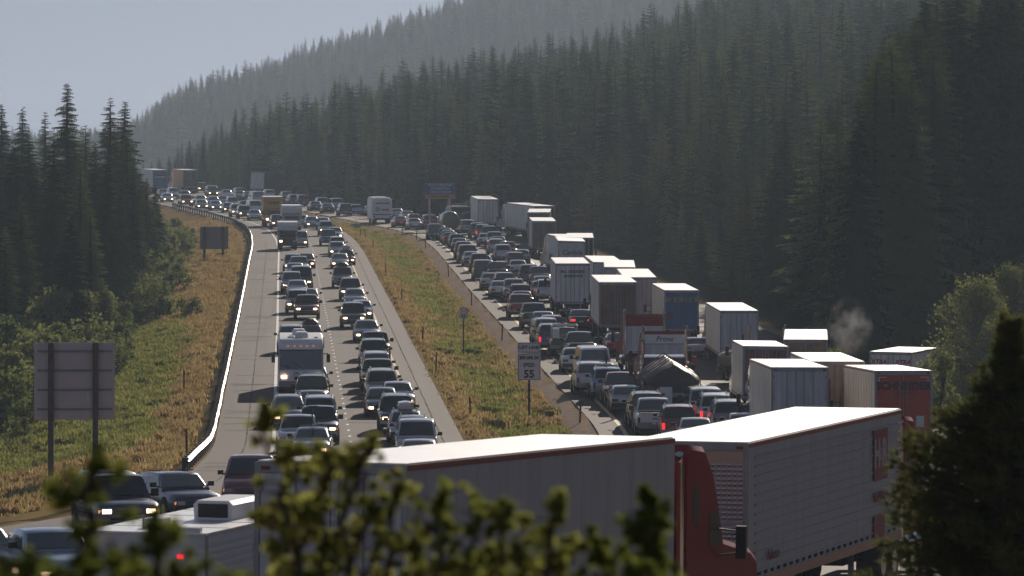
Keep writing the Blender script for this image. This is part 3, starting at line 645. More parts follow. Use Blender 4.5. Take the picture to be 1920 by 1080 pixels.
def make_car(kind,light,tail,extra=None,name=None):
    p=dict(CARS[kind]); h=p['L']/2; hw=p['W']/2-.02; root=empty(name or kind,(0,-60,0))
    belt,hood,deck,nose,low,H=p['belt'],p['hood'],p['deck'],p['nose'],p['low'],p['H']; y0,y1,y2,y3=p['gh']
    st=[(h,nose-.10,.84,low+.10),(h-.03,nose,.89,low+.03),(h-.16,lerp(nose,hood,.45),.95,low),(h-.6,lerp(nose,hood,.8),.99,low),(y0,hood+.03,1,low),(y0-.35,belt,1,low),((y1+y2)/2,belt,1,low),(y3+.1 if y3>-h+.5 else -h+.55,lerp(belt,deck,.7),1,low),(-h+.30,deck,.985,low+.02),(-h+.06,deck-.04,.94,low+.05),(-h,deck-.16,.90,low+.14)]
    def ringL(y,zt,k,zl):
        w=hw*k; half=[(0,zl),(w*.80,zl),(w*.965,zl+.10),(w,lerp(zl,zt,.45)),(w*.985,zt-.17),(w*.94,zt-.045),(w*.84,zt),(w*.45,zt+.022),(0,zt+.03)]
        return [(x,y,z) for x,z in half]+[(-x,y,z) for x,z in half[-2:0:-1]]
    b=MB(); b.loft([ringL(*s) for s in st],0)
    wb_=hw*.93; wt=hw*.76 if kind not in('van','minivan') else hw*.82; zb=belt-.02; zr=H-.02
    def ringG(y,zt,kt):
        t=max(.0,(zt-zb)/(zr-zb)); w=lerp(wb_,wt,t)*kt; zz=zt
        half=[(0,zb-.1),(wb_*1.0,zb-.1),(wb_,zb),(lerp(wb_,w,.5),lerp(zb,zz,.5)),(w,max(zb+.001,zz-.05)),(w*.93,zz),(w*.5,zz+.02),(0,zz+.028)]
        return [(x,y,z) for x,z in half]+[(-x,y,z) for x,z in half[-2:0:-1]]
    zf=hood-.0
    G=[ringG(y0,zb+.02,1),ringG(y1,zr-.035,.985),ringG(y1-.22,zr,1),ringG((y1+y2)/2,zr+.012,1),ringG(y2+.15,zr,1),ringG(y2,zr-.03,.985),ringG(y3,zb+.02,1)]
    b.loft(G,0)
    bm_=PAINT['grey']
    # wheel arches
    for sx in (-1,1):
        for yy in (p['wb'],-p['wb']):
            b.cyl((sx*(hw-.105),yy,p['r']+.03),(1,0,0),p['r']+.075,.215,16,1)
    b.box(-hw*.86,hw*.86,-h+.25,h-.25,low-.06,low+.05,1)
    if p.get('rails'):
        for sx in (-1,1): b.bar((sx*wt*.86,y1-.3,H+.06),(sx*wt*.86,y2+.15,H+.06),.035,.03,1)
    # rub strip and seam lines
    for sx in (-1,1):
        b.box(sx*(hw+.002)-.006,sx*(hw+.002)+.006,-p['wb']+.5,p['wb']-.5,lerp(low,belt,.42),lerp(low,belt,.42)+.05,1)
    body=b.build('body',[PAINT['grey'],'dark_under'],root,True,32)
    def side_x(z): return lerp(wb_,wt,(z-zb)/(zr-.05-zb))
    g=MB()   # windscreen, bowed
    def glass(ya,za,yb,zb2,out,cols=6,ins=.90):
        mb=MB(); vs=[]; 
        for (y,z,w) in ((ya,za,side_x(max(za,zb))*ins),(yb,zb2,side_x(zb2)*ins*.98)):
            for k in range(cols+1):
                t=k/cols*2-1; vs.append((t*w,y+out*.6+out*.5*(1-t*t)*.6, z+.012+.022*(1-t*t)))
        fs=[(k,k+1,k+cols+2,k+cols+1) for k in range(cols)]; mb.add(vs,fs); return mb
    sl=.022
    glass(lerp(y0,y1,.07),lerp(zb+.02,zr-.035,.07),lerp(y0,y1,.93),lerp(zb+.02,zr-.035,.90),sl).build('windscreen','glass',root,True)
    rg=glass(lerp(y3,y2,.10),lerp(zb+.02,zr-.03,.14 if not p.get('bed') else .08),lerp(y3,y2,.9),lerp(zb+.02,zr-.03,.88),-sl-.01); rg.build('rear_window','glass' ,root,True)
    for sx in (-1,1):
        segs=[(y0-.30,y1-.03,(y1+y2)/2+.04)] if not p.get('bed') else [(y0-.25,y1-.03,y2+.10)]
        if not p.get('bed'): segs.append(((y1+y2)/2-.04,(y1+y2)/2-.04,(y2-.1 if y3<y2-.4 else y2+.03)))
        for j,(a,bb,c_) in enumerate(segs):
            za=zb+.07; zt=zr-.12; xa=sx*(side_x(za)+.014); xt=sx*(side_x(zt)+.012)
            c0=c_ if j==0 else (c_-.28 if y3<y2-.4 else c_-.05)
            MB().quad((xa,a,za),(xa,c0 if j==1 else c_,za),(xt,c_,zt),(xt,bb,zt)).build('side_window','glass',root)
    # lamps
    zl0=nose-.22; zl1=nose-.10
    for sx in (-1,1):
        x0,x1=sorted((sx*hw*.52,sx*hw*.79)); m_=MB(); m_.box(x0,x1,h-.10,h+.018,zl0,zl1)
        m_.build('headlight',light,root)
        MB().box(*sorted((sx*hw*.80,sx*hw*.90)),h-.16,h-.02,zl0+.01,zl1-.02).build('turn_signal','amber',root)
        if kind in('sedan','hatchback'): q_=(sorted((sx*hw*.50,sx*hw*.88)),deck-.34,deck-.19)
        elif kind=='pickup_truck': q_=(sorted((sx*hw*.76,sx*hw*.895)),deck-.52,deck-.17)
        else: q_=(sorted((sx*hw*.74,sx*hw*.895)),deck-.46,deck-.14)
        MB().box(q_[0][0],q_[0][1],-h-.012,-h+.12,q_[1],q_[2]).build('tail_light',tail,root)
        mz=zb+.10; mm=MB(); mm.cbox((sx*(wb_+.17),y0-.42,mz+.05),(.20,.09,.15) if kind not in('pickup_truck','van') else (.22,.10,.22)); mm.bar((sx*(wb_-.03),y0-.42,mz-.03),(sx*(wb_+.1),y0-.42,mz),.05)
        mm.build('wing_mirror','black_trim',root)
    gz=MB(); gz.box(-hw*.40,hw*.40,h-.06,h+.012,zl0+.01,zl1)
    for k in range(3): gz.box(-hw*.39,hw*.39,h+.008,h+.016,zl0+.03+k*.045,zl0+.042+k*.045,1)
    gz.build('grille',['black_trim','steel'],root)
    big=kind in('suv','pickup_truck','van')
    fb=MB(); fb.box(-hw*.93,hw*.93,h-.10,h+.06,low+.13,zl0-.04); fb.box(-hw*.55,hw*.55,h+.056,h+.066,low+.16,low+.24,1); fb.build('front_bumper',['steel' if big else 'black_trim','dark_under'],root)
    rb=MB(); rb.box(-hw*.93,hw*.93,-h-.09,-h+.1,low+.14,low+.34); rb.build('rear_bumper','steel' if big else 'black_trim',root)
    zp=deck-.42 if not big else low+.25
    MB().box(-.155,.155,-h-.10 if big else -h-.012,-h-.09 if big else -h+.02,zp,zp+.13).build('licence_plate','plate',root)
    # wheels
    for sx in (-1,1):
        for yy in (p['wb'],-p['wb']):
            w=MB().cyl((0,0,0),(1,0,0),p['r'],.20,18).build('wheel','rubber',root,True); w.location=(sx*(hw-.085),yy,p['r'])
            MB().cyl((sx*.085,0,0),(1,0,0),p['r']*.58,.05,12).build('rim','rim',w,True)
    if p.get('bed'):
        bb=MB(); bb.box(-hw*.80,hw*.80,y3-.12,-h+.14,deck+.012,deck+.035); bb.build('cargo_bed','dark_under',root)
        tg=MB(); tg.box(-hw*.70,hw*.70,-h-.012,-h+.02,low+.40,deck-.06); tg.box(-.12,.12,-h-.02,-h+.01,deck-.26,deck-.20,1); tg.build('tailgate',[PAINT['grey'],'black_trim'],root)
    return root
def recolor(root,colour):
    if R.random()<.4:
        for ch in root.children:
            if ch.name.split('.')[0] in('windscreen','rear_window'): ch.material_slots[0].link='OBJECT'; ch.material_slots[0].material=M['glass_light']
    for ch in root.children:
        if ch.name.split('.')[0] in('body','tailgate','canopy'): ch.material_slots[0].link='OBJECT'; ch.material_slots[0].material=M[PAINT[colour]]
EXTRA={}
def roof_box(r,H,y=-.5,c='grey'):
    mb=MB(); mb.loft([[(x*k,yy,z) for x,z in ((-.36,0),(-.40,.12),(-.34,.30),(0,.34),(.34,.30),(.40,.12),(.36,0))] for yy,k in ((-.85,.75),(-.7,1),(.5,1),(.75,.7))])
    o=mb.build('cargo_box',PAINT[c],r,True); o.location=(0,y,H+.07)
    mb=MB(); 
    for yy in (y-.4,y+.4): mb.bar((-.62,yy,H+.05),(.62,yy,H+.05),.05,.03)
    mb.build('roof_rack','black_trim',r)
def roof_bag(r,H,y=-.6):
    mb=MB(); n=10; rings=[]; q2=random.Random(3)
    for yy,k in ((-.6,.5),(-.5,.9),(-.1,1),(.35,.95),(.55,.5)): rings.append([(math.cos(a)*.52*k*q2.uniform(.9,1.1),yy,max(0,math.sin(a))*.34*k*q2.uniform(.85,1.15)) for a in [math.pi*j/(n-1) for j in range(n)]])
    mb.loft(rings); o=mb.build('roof_bag','black_trim',r,True); o.location=(0,y,H+.03)
def rack(r,p):
    mb=MB(); W=.80
    for yy in (.25,-.5,-1.5,-2.4):
        z0=1.1 if yy<-.4 else 1.1
        for sx in (-1,1): mb.bar((sx*W,yy,z0),(sx*W,yy,1.95),.05)
        mb.bar((-W,yy,1.95),(W,yy,1.95),.05)
    for sx in (-1,1): mb.bar((sx*W,.3,1.95),(sx*W,-2.5,1.95),.05)
    mb.build('ladder_rack','steel',r); MB().box(-.80,-.35,-2.3,-1.6,1.14,1.75).build('tool_box',PAINT['white'],r)
def canopy(r,c):
    mb=MB(); mb.loft([[(x,y,z) for x,z in ((-.84,1.1),(-.82,1.3),(-.70,zt-.06),(-.6,zt),(0,zt+.04),(.6,zt),(.70,zt-.06),(.82,1.3),(.84,1.1))] for y,zt in ((-.56,1.74),(-.7,1.80),(-2.4,1.82),(-2.6,1.66))])
    mb.build('canopy',PAINT[c],r,True)
    for sx in (-1,1): MB().quad((sx*.835,-.85,1.25),(sx*.835,-2.35,1.25),(sx*.765,-2.30,1.62),(sx*.765,-.9,1.62)).build('side_window','glass',r)
    MB().quad((-.62,-2.60,1.2),(.62,-2.60,1.2),(.55,-2.585,1.6),(-.55,-2.585,1.6)).build('rear_window','glass',r)
def bike(r,H):
    mb=MB(); 
    for yy in (-.9,0): mb.bar((-.6,yy,H+.05),(.6,yy,H+.05),.04)
    mb.bar((.0,-1.0,H+.09),(.0,.5,H+.09),.05); mb.bar((0,.3,H+.1),(0,.35,H+.95),.05); mb.bar((0,-.6,H+.1),(.02,-.5,H+.75),.04); mb.bar((0,.3,H+.9),(0,-.5,H+.65),.04); mb.bar((-.25,.4,H+.95),(.25,.4,H+.95),.04)
    mb.build('roof_rack','black_trim',r)
PC={}
def proto(kind,on,brake):
    k=(kind,on,brake)
    if k not in PC: PC[k]=make_car(kind,'lamp_on' if on else 'lamp_off','tail_on' if brake else 'tail_off')
    return PC[k]
# ------------------------------------------------------------------ trucks
M['trailer_white']=mat('trailer_white',(.80,.76,.71),.42,noise=.24,nscale=2.2,stretch=(1,1.6,.18))
M['trailer_grey']=mat('trailer_grey',(.29,.32,.36),.5,noise=.14,nscale=2.2,stretch=(1,1.5,.2))
M['trailer_side']=mat('trailer_side',(.74,.69,.62),.38,metal=.3,noise=.3,nscale=2.5,stretch=(1,1.8,.2))
M['door_grey']=mat('door_grey',(.60,.58,.58),.5,noise=.2,nscale=3,stretch=(2,1,.2))
M['trailer_blue']=mat('trailer_blue',(.035,.13,.32),.5,noise=.15,nscale=1.5)
M['trailer_orange']=mat('trailer_orange',(.50,.06,.03),.5,noise=.12,nscale=1.5)
M['trailer_tan']=mat('trailer_tan',(.30,.20,.11),.6,noise=.35,nscale=1.6)
M['trailer_brown']=mat('trailer_brown',(.16,.105,.085),.42,metal=.5,noise=.45,nscale=1.3)
M['trailer_cream']=mat('trailer_cream',(.42,.36,.27),.5,noise=.2,nscale=1.6)
M['trailer_dark']=mat('trailer_dark',(.075,.05,.05),.5,noise=.3,nscale=1.6)
M['roof_sheet']=mat('roof_sheet',(.88,.87,.84),.37,metal=.7,noise=.05,nscale=.9,bump=.15,bscale=1.5)
M['rail_red']=mat('rail_red',(.16,.012,.015),.4)
M['red_print']=mat('red_print',(.45,.03,.03),.5); M['dark_print']=mat('dark_print',(.035,.035,.05),.6)
M['yellow_print']=mat('yellow_print',(.55,.42,.08),.6); M['white_print']=mat('white_print',(.7,.7,.68),.6); M['blue_print']=mat('blue_print',(.05,.10,.35),.6); M['maroon_print']=mat('maroon_print',(.20,.02,.03),.6)
M['stainless']=mat('stainless',(.42,.34,.34),.22,metal=1)
M['mudflap']=mat('mudflap',(.02,.02,.02),.8)
def text(s,size,mname,loc,rot,parent,name='lettering',sx=1.0,shear=0,align='CENTER',bold=0.0):
    c=bpy.data.curves.new(name,'FONT'); c.body=s; c.size=size; c.extrude=.004; c.align_x=align; c.align_y='CENTER'; c.shear=shear; c.offset=bold; c.resolution_u=2
    c.materials.append(M[mname]); o=link(name,c,parent); o.location=loc; o.rotation_euler=rot; o.scale=(sx,1,1); return o
REAR=(math.pi/2,0,0)       # lettering read from behind a vehicle (facing -y)
def wheelset(r,y,w,rad=.5,dual=True):
    for sx in (-1,1):
        o=MB().cyl((0,0,0),(1,0,0),rad,.55 if dual else .28,20).build('wheel','rubber',r,True); o.location=(sx*(w/2-.30 if dual else w/2-.16),y,rad)
        MB().cyl((sx*(.25 if dual else .12),0,0),(1,0,0),rad*.55,.07,12).build('rim','rim',o,True)
def tractor_cab(r,y0,colour,sleeper=True,fairing=True,H=3.0,w=2.35):
    """conventional tractor, its cab starting at y0 and facing +y"""
    hw=w/2; zt=H if sleeper else 2.75
    prof=[(0,1.0),(0,zt+.7 if fairing else zt),(.25,zt+.85 if fairing else zt+.08)] 
    if fairing: prof+=[(1.2,zt+.78),(1.75,zt+.35),(2.1,zt-.25)]
    else: prof+=[(1.6,zt+.08),(1.9,zt-.1)]
    prof+=[(2.45,2.05),(4.3,1.78),(4.7,1.6),(4.8,1.0)]
    b=MB(); n=len(prof); rings=[]
    for k,inset in ((-1,.10),(-.94,0),(.94,0),(1,.10)):
        cx=2.2; rings.append([(k*hw,y0+y+(inset*.5 if y<1 else -inset*.5),z-(inset if z>1.2 else 0)) for y,z in prof])
    b.loft(rings); b.build('cab',colour,r,True,22)
    MB().box(-hw*.45,hw*.45,y0-4.0,y0+4.6,.55,.95).build('chassis','dark_under',r)
    MB().quad((-hw*.84,y0+2.49,2.09),(hw*.84,y0+2.49,2.09),(hw*.80,y0+2.16,zt-.33),(-hw*.80,y0+2.16,zt-.33)).build('windscreen','glass_dull',r)
    for sx in (-1,1):
        x=sx*(hw+.008)
        MB().quad((x,y0+1.45,1.95),(x,y0+2.3,1.95),(x,y0+2.05,2.6),(x,y0+1.5,2.6)).build('door_window','glass_dull',r)
        if sleeper: 
            m=MB(); m.add([(x,y0+.62+.20*math.cos(a),2.75+.42*math.sin(a)) for a in [6.283*k/14 for k in range(14)]],[tuple(range(14))]); m.build('sleeper_window','glass_dull',r)
        s=MB(); s.tube([(sx*(hw-.05),y0-.28,.9),(sx*(hw-.05),y0-.28,3.55),(sx*(hw-.02),y0-.42,3.75)],.085,8); s.build('exhaust_stack','chrome',r,True)
        mm=MB(); mm.bar((sx*hw,y0+2.1,2.25),(sx*(hw+.42),y0+2.2,2.2),.035); mm.bar((sx*hw,y0+2.1,1.75),(sx*(hw+.42),y0+2.2,1.8),.035); mm.cbox((sx*(hw+.42),y0+2.2,2.0),(.2,.10,.62)); mm.build('wing_mirror','black_trim',r)
        MB().cyl((sx*(hw-.12),y0+.5,.75),(0,1,0),.32,1.5,14).build('fuel_tank','chrome',r,True)
    wheelset(r,y0-2.6,2.45); wheelset(r,y0-1.3,2.45); wheelset(r,y0+3.6,2.4,.5,False)
    MB().box(-hw,hw,y0+4.75,y0+4.95,.4,.85).build('front_bumper','chrome',r)
def trailer(name,L=14.6,w=2.55,H=4.05,door='trailer_white',side='trailer_side',rail='rail_red',rods=2,deck=1.15,cab='paint_maroon',ribs=0,quilt=False,clear=None,roofm='roof_sheet',doorframe='steel',cabf=True,seams=True):
    """box trailer; the middle of its rear edge is the origin and it runs towards +y"""
    r=empty(name); hw=w/2
    b=MB(); b.box(-hw,hw,.02,L,deck,H-.05); 
    b.box(-hw-.012,hw+.012,.0,L+.01,H-.13,H-.035,1); b.box(-hw-.012,hw+.012,.0,L+.01,deck-.14,deck+.06,1)
    b.build('trailer_body',[side,rail],r)
    MB().box(-hw+.03,hw-.03,.03,L-.03,H-.045,H-.01).build('roof',roofm,r)
    rb=MB()
    for k in range(1,int(L/1.22)): rb.box(-hw+.03,hw-.03,k*1.22-.02,k*1.22+.02,H-.012,H+.004)
    None
    if ribs:
        for sx in (1,-1):
            me=None
            for k in range(ribs):
                z=deck+.2+(H-.35-deck-.2)*k/(ribs-1); 
                if me is None: me=MB().box(-.018,.018,.5,L-.25,-.018,.018).mesh('side_rib',side)
                o=link('side_rib',me,r); o.location=(sx*(hw+.012),0,z)
    elif seams:
        me=MB().box(-.006,.006,-.02,.02,deck+.08,H-.18).mesh('side_post',side)
        for sx in (1,-1):
            for k in range(1,int(L/1.22)): o=link('side_post',me,r); o.location=(sx*(hw+.008),k*1.22,0)
    # rear frame and doors
    fr=MB(); 
    for sx in (-1,1): fr.box(*sorted((sx*hw,sx*(hw-.09))),-.05,.02,deck-.02,H-.04)
    fr.box(-hw+.09,hw-.09,-.05,.02,H-.20,H-.04); fr.box(-hw+.09,hw-.09,-.05,.02,deck-.12,deck+.05); fr.build('rear_frame',doorframe,r)
    for sx in (-1,1):
        x0,x1=sorted((sx*.012,sx*(hw-.10))); d=MB().box(x0,x1,-.035,.018,deck+.06,H-.21).build('rear_door',door,r)
        if not quilt:
            for k in range(rods):
                xr=sx*(.16+.42*k) if rods<=2 else sx*(.14+.36*k)
                MB().tube([(xr,-.075,deck+.0),(xr,-.075,H-.15)],.022,6).build('lock_rod','steel' if not clear else clear,d)
        for zz in (deck+.35,(deck+H)/2,H-.5): MB().box(*sorted((sx*(hw-.14),sx*(hw+.005))),-.08,-.035,zz,zz+.12).build('hinge','steel',d)
        MB().box(*sorted((sx*(hw-.12),sx*(hw-.38))),-.085,-.05,deck-.13,deck-.02).build('tail_light','tail_off',r)
        MB().box(*sorted((sx*(hw-.08),sx*(hw-.62))),-.02,.0,.28,.95).build('mud_flap','mudflap',r).location=(0,3.2,0)
        MB().box(*sorted((sx*(hw-.12),sx*(hw-.26))),-.07,-.05,H-.16,H-.10).build('marker_light','tail_off',r)
    u=MB(); u.box(-hw+.3,hw-.3,-.04,.06,.52,.64); 
    for sx in (-1,1): u.box(*sorted((sx*.55,sx*.63)),-.04,.06,.6,deck-.1)
    u.build('underride_guard','steel',r)
    MB().box(-.45,.45,.3,L-1,deck-.45,deck-.14).build('chassis','dark_under',r)
    wheelset(r,1.5,w-.05); wheelset(r,2.8,w-.05)
    [MB().bar((sx*.7,L-2.9,deck-.1),(sx*.7,L-2.9,.12),.12).build('landing_gear','steel',r) for sx in (-1,1)]
    if quilt:
        q_=MB(); nx_,nz_=20,24; x0,x1=-hw+.12,hw-.12; z0,z1=deck+.1,H-.45; dx=(x1-x0)/nx_; dz=(z1-z0)/nz_
        for i in range(nx_):
            for j in range(nz_):
                cx=x0+dx*(i+.5); cz=z0+dz*(j+.5); 
                q_.add([(cx-dx/2,-.037,cz),(cx,-.037,cz-dz/2),(cx+dx/2,-.037,cz),(cx,-.037,cz+dz/2),(cx,-.047,cz)],[(0,1,4),(1,2,4),(2,3,4),(3,0,4)])
        q_.build('quilted_panel','stainless',r)
        MB().box(-hw+.1,hw-.1,-.09,-.06,2.35,2.42).build('door_strap','steel',r)
    if cab: tractor_cab(r,L+1.0,cab,fairing=cabf)
    return r
def put(r,x,y,psi,dz=0):
    r.matrix_world=Matrix.Translation((0,0,dz))@tilt(x,y,psi); return r
def xy(u,Y): return (u-960)*Y/F
# --- the two trailers in front
def place_by(r,p0,p1,ztop0,ztop1,side,w,H):
    """p0,p1 = rear and front end of the near top edge (x,y); side=+1: that edge is the right-hand one"""
    a=Vector((p0[0],p0[1],ztop0)); b=Vector((p1[0],p1[1],ztop1)); fv=(b-a).normalized(); rv=fv.cross(Vector((0,0,1))).normalized(); up=rv.cross(fv)
    o=a-rv*(w/2*side)-up*H; m=Matrix((rv,fv,up)).transposed().to_4x4(); m.translation=o; r.matrix_world=m; return (b-a).length
wA,HA=2.6,4.1
pa0=((765-960)/118.,F/118.); za0=CZ-(868-VH)/118.; pa1=((1265-960)/101.8,F/101.8); za1=CZ-(818-VH)/101.8
LA=math.dist((*pa0,za0),(*pa1,za1))
tA=trailer('semi_truck',LA,wA,HA,door='door_grey',side='trailer_grey',rail='rail_red',cab=None,rods=2,seams=False)
place_by(tA,pa0,pa1,za0,za1,1,wA,HA)
M['cab_red']=mat('cab_red',(.24,.004,.012),.5,spec=.12)
M['cab_red_glossy']=mat('cab_red_glossy',(.22,.004,.011),.5,spec=.12)
tractor_cab(tA,LA+1.1,'cab_red_glossy',H=3.05,w=2.4)
MB().box(1.10,1.24,LA+.35,LA+.6,1.0,3.6).build('air_deflector','cab_red',tA); MB().box(-1.24,-1.10,LA+.35,LA+.6,1.0,3.6).build('air_deflector','cab_red',tA)
tag(tA,'grey box trailer in front with dark red sleeper tractor coupled at its right end','truck')
wB,HB_=2.6,4.1
pb0=((1405-960)/90.,F/90.); zb0=CZ-(828-VH)/90.; pb1=((1690-960)/79.,F/79.); zb1=CZ-(765-VH)/79.
LB=math.dist((*pb0,zb0),(*pb1,zb1)); print('LA',LA,'LB',LB)
tB=trailer('semi_truck',LB,wB,HB_,door='stainless',side='trailer_grey',rail='rail_red',ribs=13,quilt=True,cab='cab_red',doorframe='steel')
place_by(tB,pb0,pb1,zb0,zb1,1,wB,HB_)
tag(tB,'grey ribbed trailer with red H&R letters on its side and a quilted steel rear','truck')
xs_=wB/2+.04; RS=(math.pi/2,0,math.pi/2)
yH=LB-2.6
MB().box(xs_-.005,xs_+.004,yH-.78,yH+.78,2.55,3.72).build('emblem','maroon_print',tB)
M['logo_grey']=mat('logo_grey',(.30,.30,.33),.5)
text('H',.92,'logo_grey',(xs_+.005,yH-.42,3.14),RS,tB,bold=.03); text('R',.92,'logo_grey',(xs_+.005,yH+.42,3.14),RS,tB,bold=.03); text('&',.42,'logo_grey',(xs_+.005,yH,3.14),RS,tB)
text('TRANSPORT',.30,'maroon_print',(xs_+.005,yH,2.15),RS,tB,bold=.01)
MB().box(xs_-.005,xs_+.003,yH-.78,yH+.5,1.2,1.75).build('emblem','maroon_print',tB)
text('Advance',.34,'maroon_print',(xs_+.005,2.1,1.62),RS,tB,shear=.2)
vents=MB(); [vents.box(xs_-.05,xs_-.02,.8+k*.62,1.05+k*.62,deck_z,deck_z+.08) for deck_z in (1.25,) for k in range(int(LB/.62)-1)]; tag(vents.build('vent_slots','dark_under',tB),kind='stuff')
# --- trailers parked on the right: (left edge of the rear, right edge, roof row) seen in the photograph -> distance, place, yaw
TR=[]
def park(u0,u1,v,lb,psi,H=4.05,w=2.55,**k):
    Yw=F*2.53/(u1-u0); Y=Yw
    for _ in range(60): X=xy((u0+u1)/2,Y); Y=.5*Y+.5*(CZ-H-hz(X,Y))*F/(v-VH)
    Y=.45*Yw+.55*Y; X=xy((u0+u1)/2,Y); t=trailer('semi_truck',w=w,H=H,**k); put(t,X,Y,math.radians(psi)); tag(t,lb,'truck'); return t
tC=park(1447,1552,692,'trailer with plain blue-grey double doors directly above the white foreground roof',-1.2,door='door_grey',side='trailer_side')
tD=park(1642,1747,699,'orange trailer with dark SCHNEIDER lettering on its doors',-1.7,door='trailer_orange',side='trailer_side',rods=1,cab='paint_yellow')
text('SCHNEIDER',.46,'dark_print',(0,-.045,3.35),REAR,tD,bold=.02); text('NATIONAL',.18,'dark_print',(0,-.045,3.02),REAR,tD)
MB().box(.55,.90,-.045,-.037,1.55,2.05).build('placard','white_print',tD)
for sx in (-1,1): MB().box(*sorted((sx*1.1,sx*.75)),-.045,-.037,3.72,3.76).build('reflective_tape','white_print',tD); MB().box(*sorted((sx*1.1,sx*1.06)),-.045,-.037,3.5,3.72).build('reflective_tape','white_print',tD)
tE=park(1525,1617,692,'cream trailer with a dark red panel, wedged between grey doors and orange trailer',-0.9,door='trailer_cream',side='trailer_white',rods=2)
MB().box(-1.0,-.35,-.045,-.037,2.2,3.2).build('emblem','maroon_print',tE)
tF=park(1470,1551,640,'trailer with weathered orange-brown doors left of the leafy saplings',3.2,door='trailer_tan',side='trailer_white')
tG=park(1391,1477,647,'trailer with dull reddish doors and faint red script near the road',0,door='trailer_brown',side='trailer_side')
text('Shaffer',.40,'red_print',(-.55,-.045,3.45),REAR,tG,shear=.3)
MB().add([(-.9+.22*math.cos(a),-.045,1.75+.42*math.sin(a)) for a in [6.283*k/14 for k in range(14)]],[tuple(range(14))[::-1]]).build('emblem','white_print',tG)
tHh=park(1351,1421,590,'tall pale grey trailer standing alone with trees behind, two lock bars down its middle',-1.6,door='door_grey',side='trailer_white')
tI=park(1246,1310,546,'blue trailer with yellow letters across its doors',-2.1,door='trailer_blue',side='trailer_side',rods=1)
text('W E R',.50,'yellow_print',(-.60,-.045,3.30),REAR,tI,bold=.02); text('N E R',.50,'yellow_print',(.60,-.045,3.30),REAR,tI,bold=.02)
MB().box(-1.0,-.62,-.045,-.037,1.9,2.4).build('emblem','maroon_print',tI)
tJ=park(1170,1231,519,'white trailer with grey doors between the brown quilted doors and the blue trailer',-1.1,door='door_grey',side='trailer_white',rods=3)
tK=park(1125,1192,548,'trailer with mottled steel and orange-brown doors in front of the grey one',-1.2,door='trailer_brown',side='trailer_white')
text('o8o',.55,'red_print',(-.60,-.045,1.62),REAR,tK)
tL=park(1132,1191,497,'white trailer with a small red square on its door, second row',0.8,door='door_grey',side='trailer_white',rods=2)
MB().box(-.60,-.18,-.045,-.037,2.6,3.05).build('emblem','red_print',tL)
tM=park(1110,1168,486,'white trailer half hidden behind the one with the red square',-2,door='door_grey',side='trailer_white'  )
tN=park(1042,1105,498,'white trailer lettered M.S. CARRIERS on its doors',-1,door='trailer_white',side='trailer_white',rods=3)
text('M.S. CARRIERS',.27,'dark_print',(0,-.045,3.42),REAR,tN,bold=.01); text('INTERSTATE',.25,'dark_print',(.05,-.045,3.08),REAR,tN,bold=.01)
tO=park(1044,1096,448,'light grey trailer with Carlisle in dark script on its rear',-0.7,door='door_grey',side='trailer_white',rods=0)
text('Carlisle',.62,'dark_print',(.05,-.045,2.95),REAR,tO,shear=.25,bold=.012)
tP=park(997,1042,413,'trailer with brown reflective doors and a low steel bumper',-1,door='trailer_brown',side='trailer_white',rods=2)
tQ=park(989,1031,398,'trailer seen as a bright roof strip just behind the brown-doored one',1,door='trailer_dark',side='trailer_white')
tR=park(1063,1113,445,'trailer with dark red rear right behind the Carlisle one',0.5,door='trailer_dark',side='trailer_white')
tS=park(1053,1106,432,'trailer parked at a slant behind the dark red one, roof just showing',-7,door='trailer_dark',side='trailer_white',L=12)
tT=park(896,934.5,373,'white trailer standing beside the blue roadside information sign',-4,door='trailer_white',side='trailer_white',rods=2)
tU=park(1629,1708,661,'white trailer with red XTRA marks low on the slope behind the orange one',10.6,door='trailer_white',side='trailer_white',rods=2)
text('XTRA',.36,'red_print',(-.72,-.045,3.42),REAR,tU,shear=.2,bold=.015); text('XTRA',.36,'red_print',(.72,-.045,3.42),REAR,tU,shear=.2,bold=.015)
MB().box(-.62,.62,-.05,-.037,2.35,2.62).build('placard','white_print',tU); text('XTRA LEASE',.18,'red_print',(0,-.055,2.48),REAR,tU)
# the semi at the forest edge whose tractor faces the camera
park(1001,1041,388,'white semi turning away at the forest edge, its pale side and nose just showing',-13,door='trailer_dark',side='trailer_white',cab='paint_white')
# far trucks on the left
def far_truck(u,Y,psi,lb,**k):
    t=trailer('semi_truck',**k); put(t,xy(u,Y),Y,psi); tag(t,lb,'truck'); return t
t=far_truck(300,905,-.20,'blue trailer with a round red and white emblem beside the far trees',door='trailer_blue',side='trailer_white',rods=0)
for (z0,z1,mm) in ((2.95,3.25,'red_print'),(2.72,2.94,'white_print')): MB().box(-.75,.75,-.05,-.037,z0,z1).build('emblem',mm,t)
MB().add([(.78*math.cos(a),-.049,2.62+.30*math.sin(a)) for a in [3.1416+3.1416*k/10 for k in range(11)]],[tuple(range(11))[::-1]]).build('emblem','blue_print',t)
far_truck(357,905,-.21,'reddish-brown trailer angled across the road at the far left',door='trailer_brown',side='trailer_tan',L=12)
far_truck(482,905,.32,'white-ended trailer with long dark side behind the yellow truck',door='trailer_white',side='trailer_brown',rods=0,L=13,clear=None)

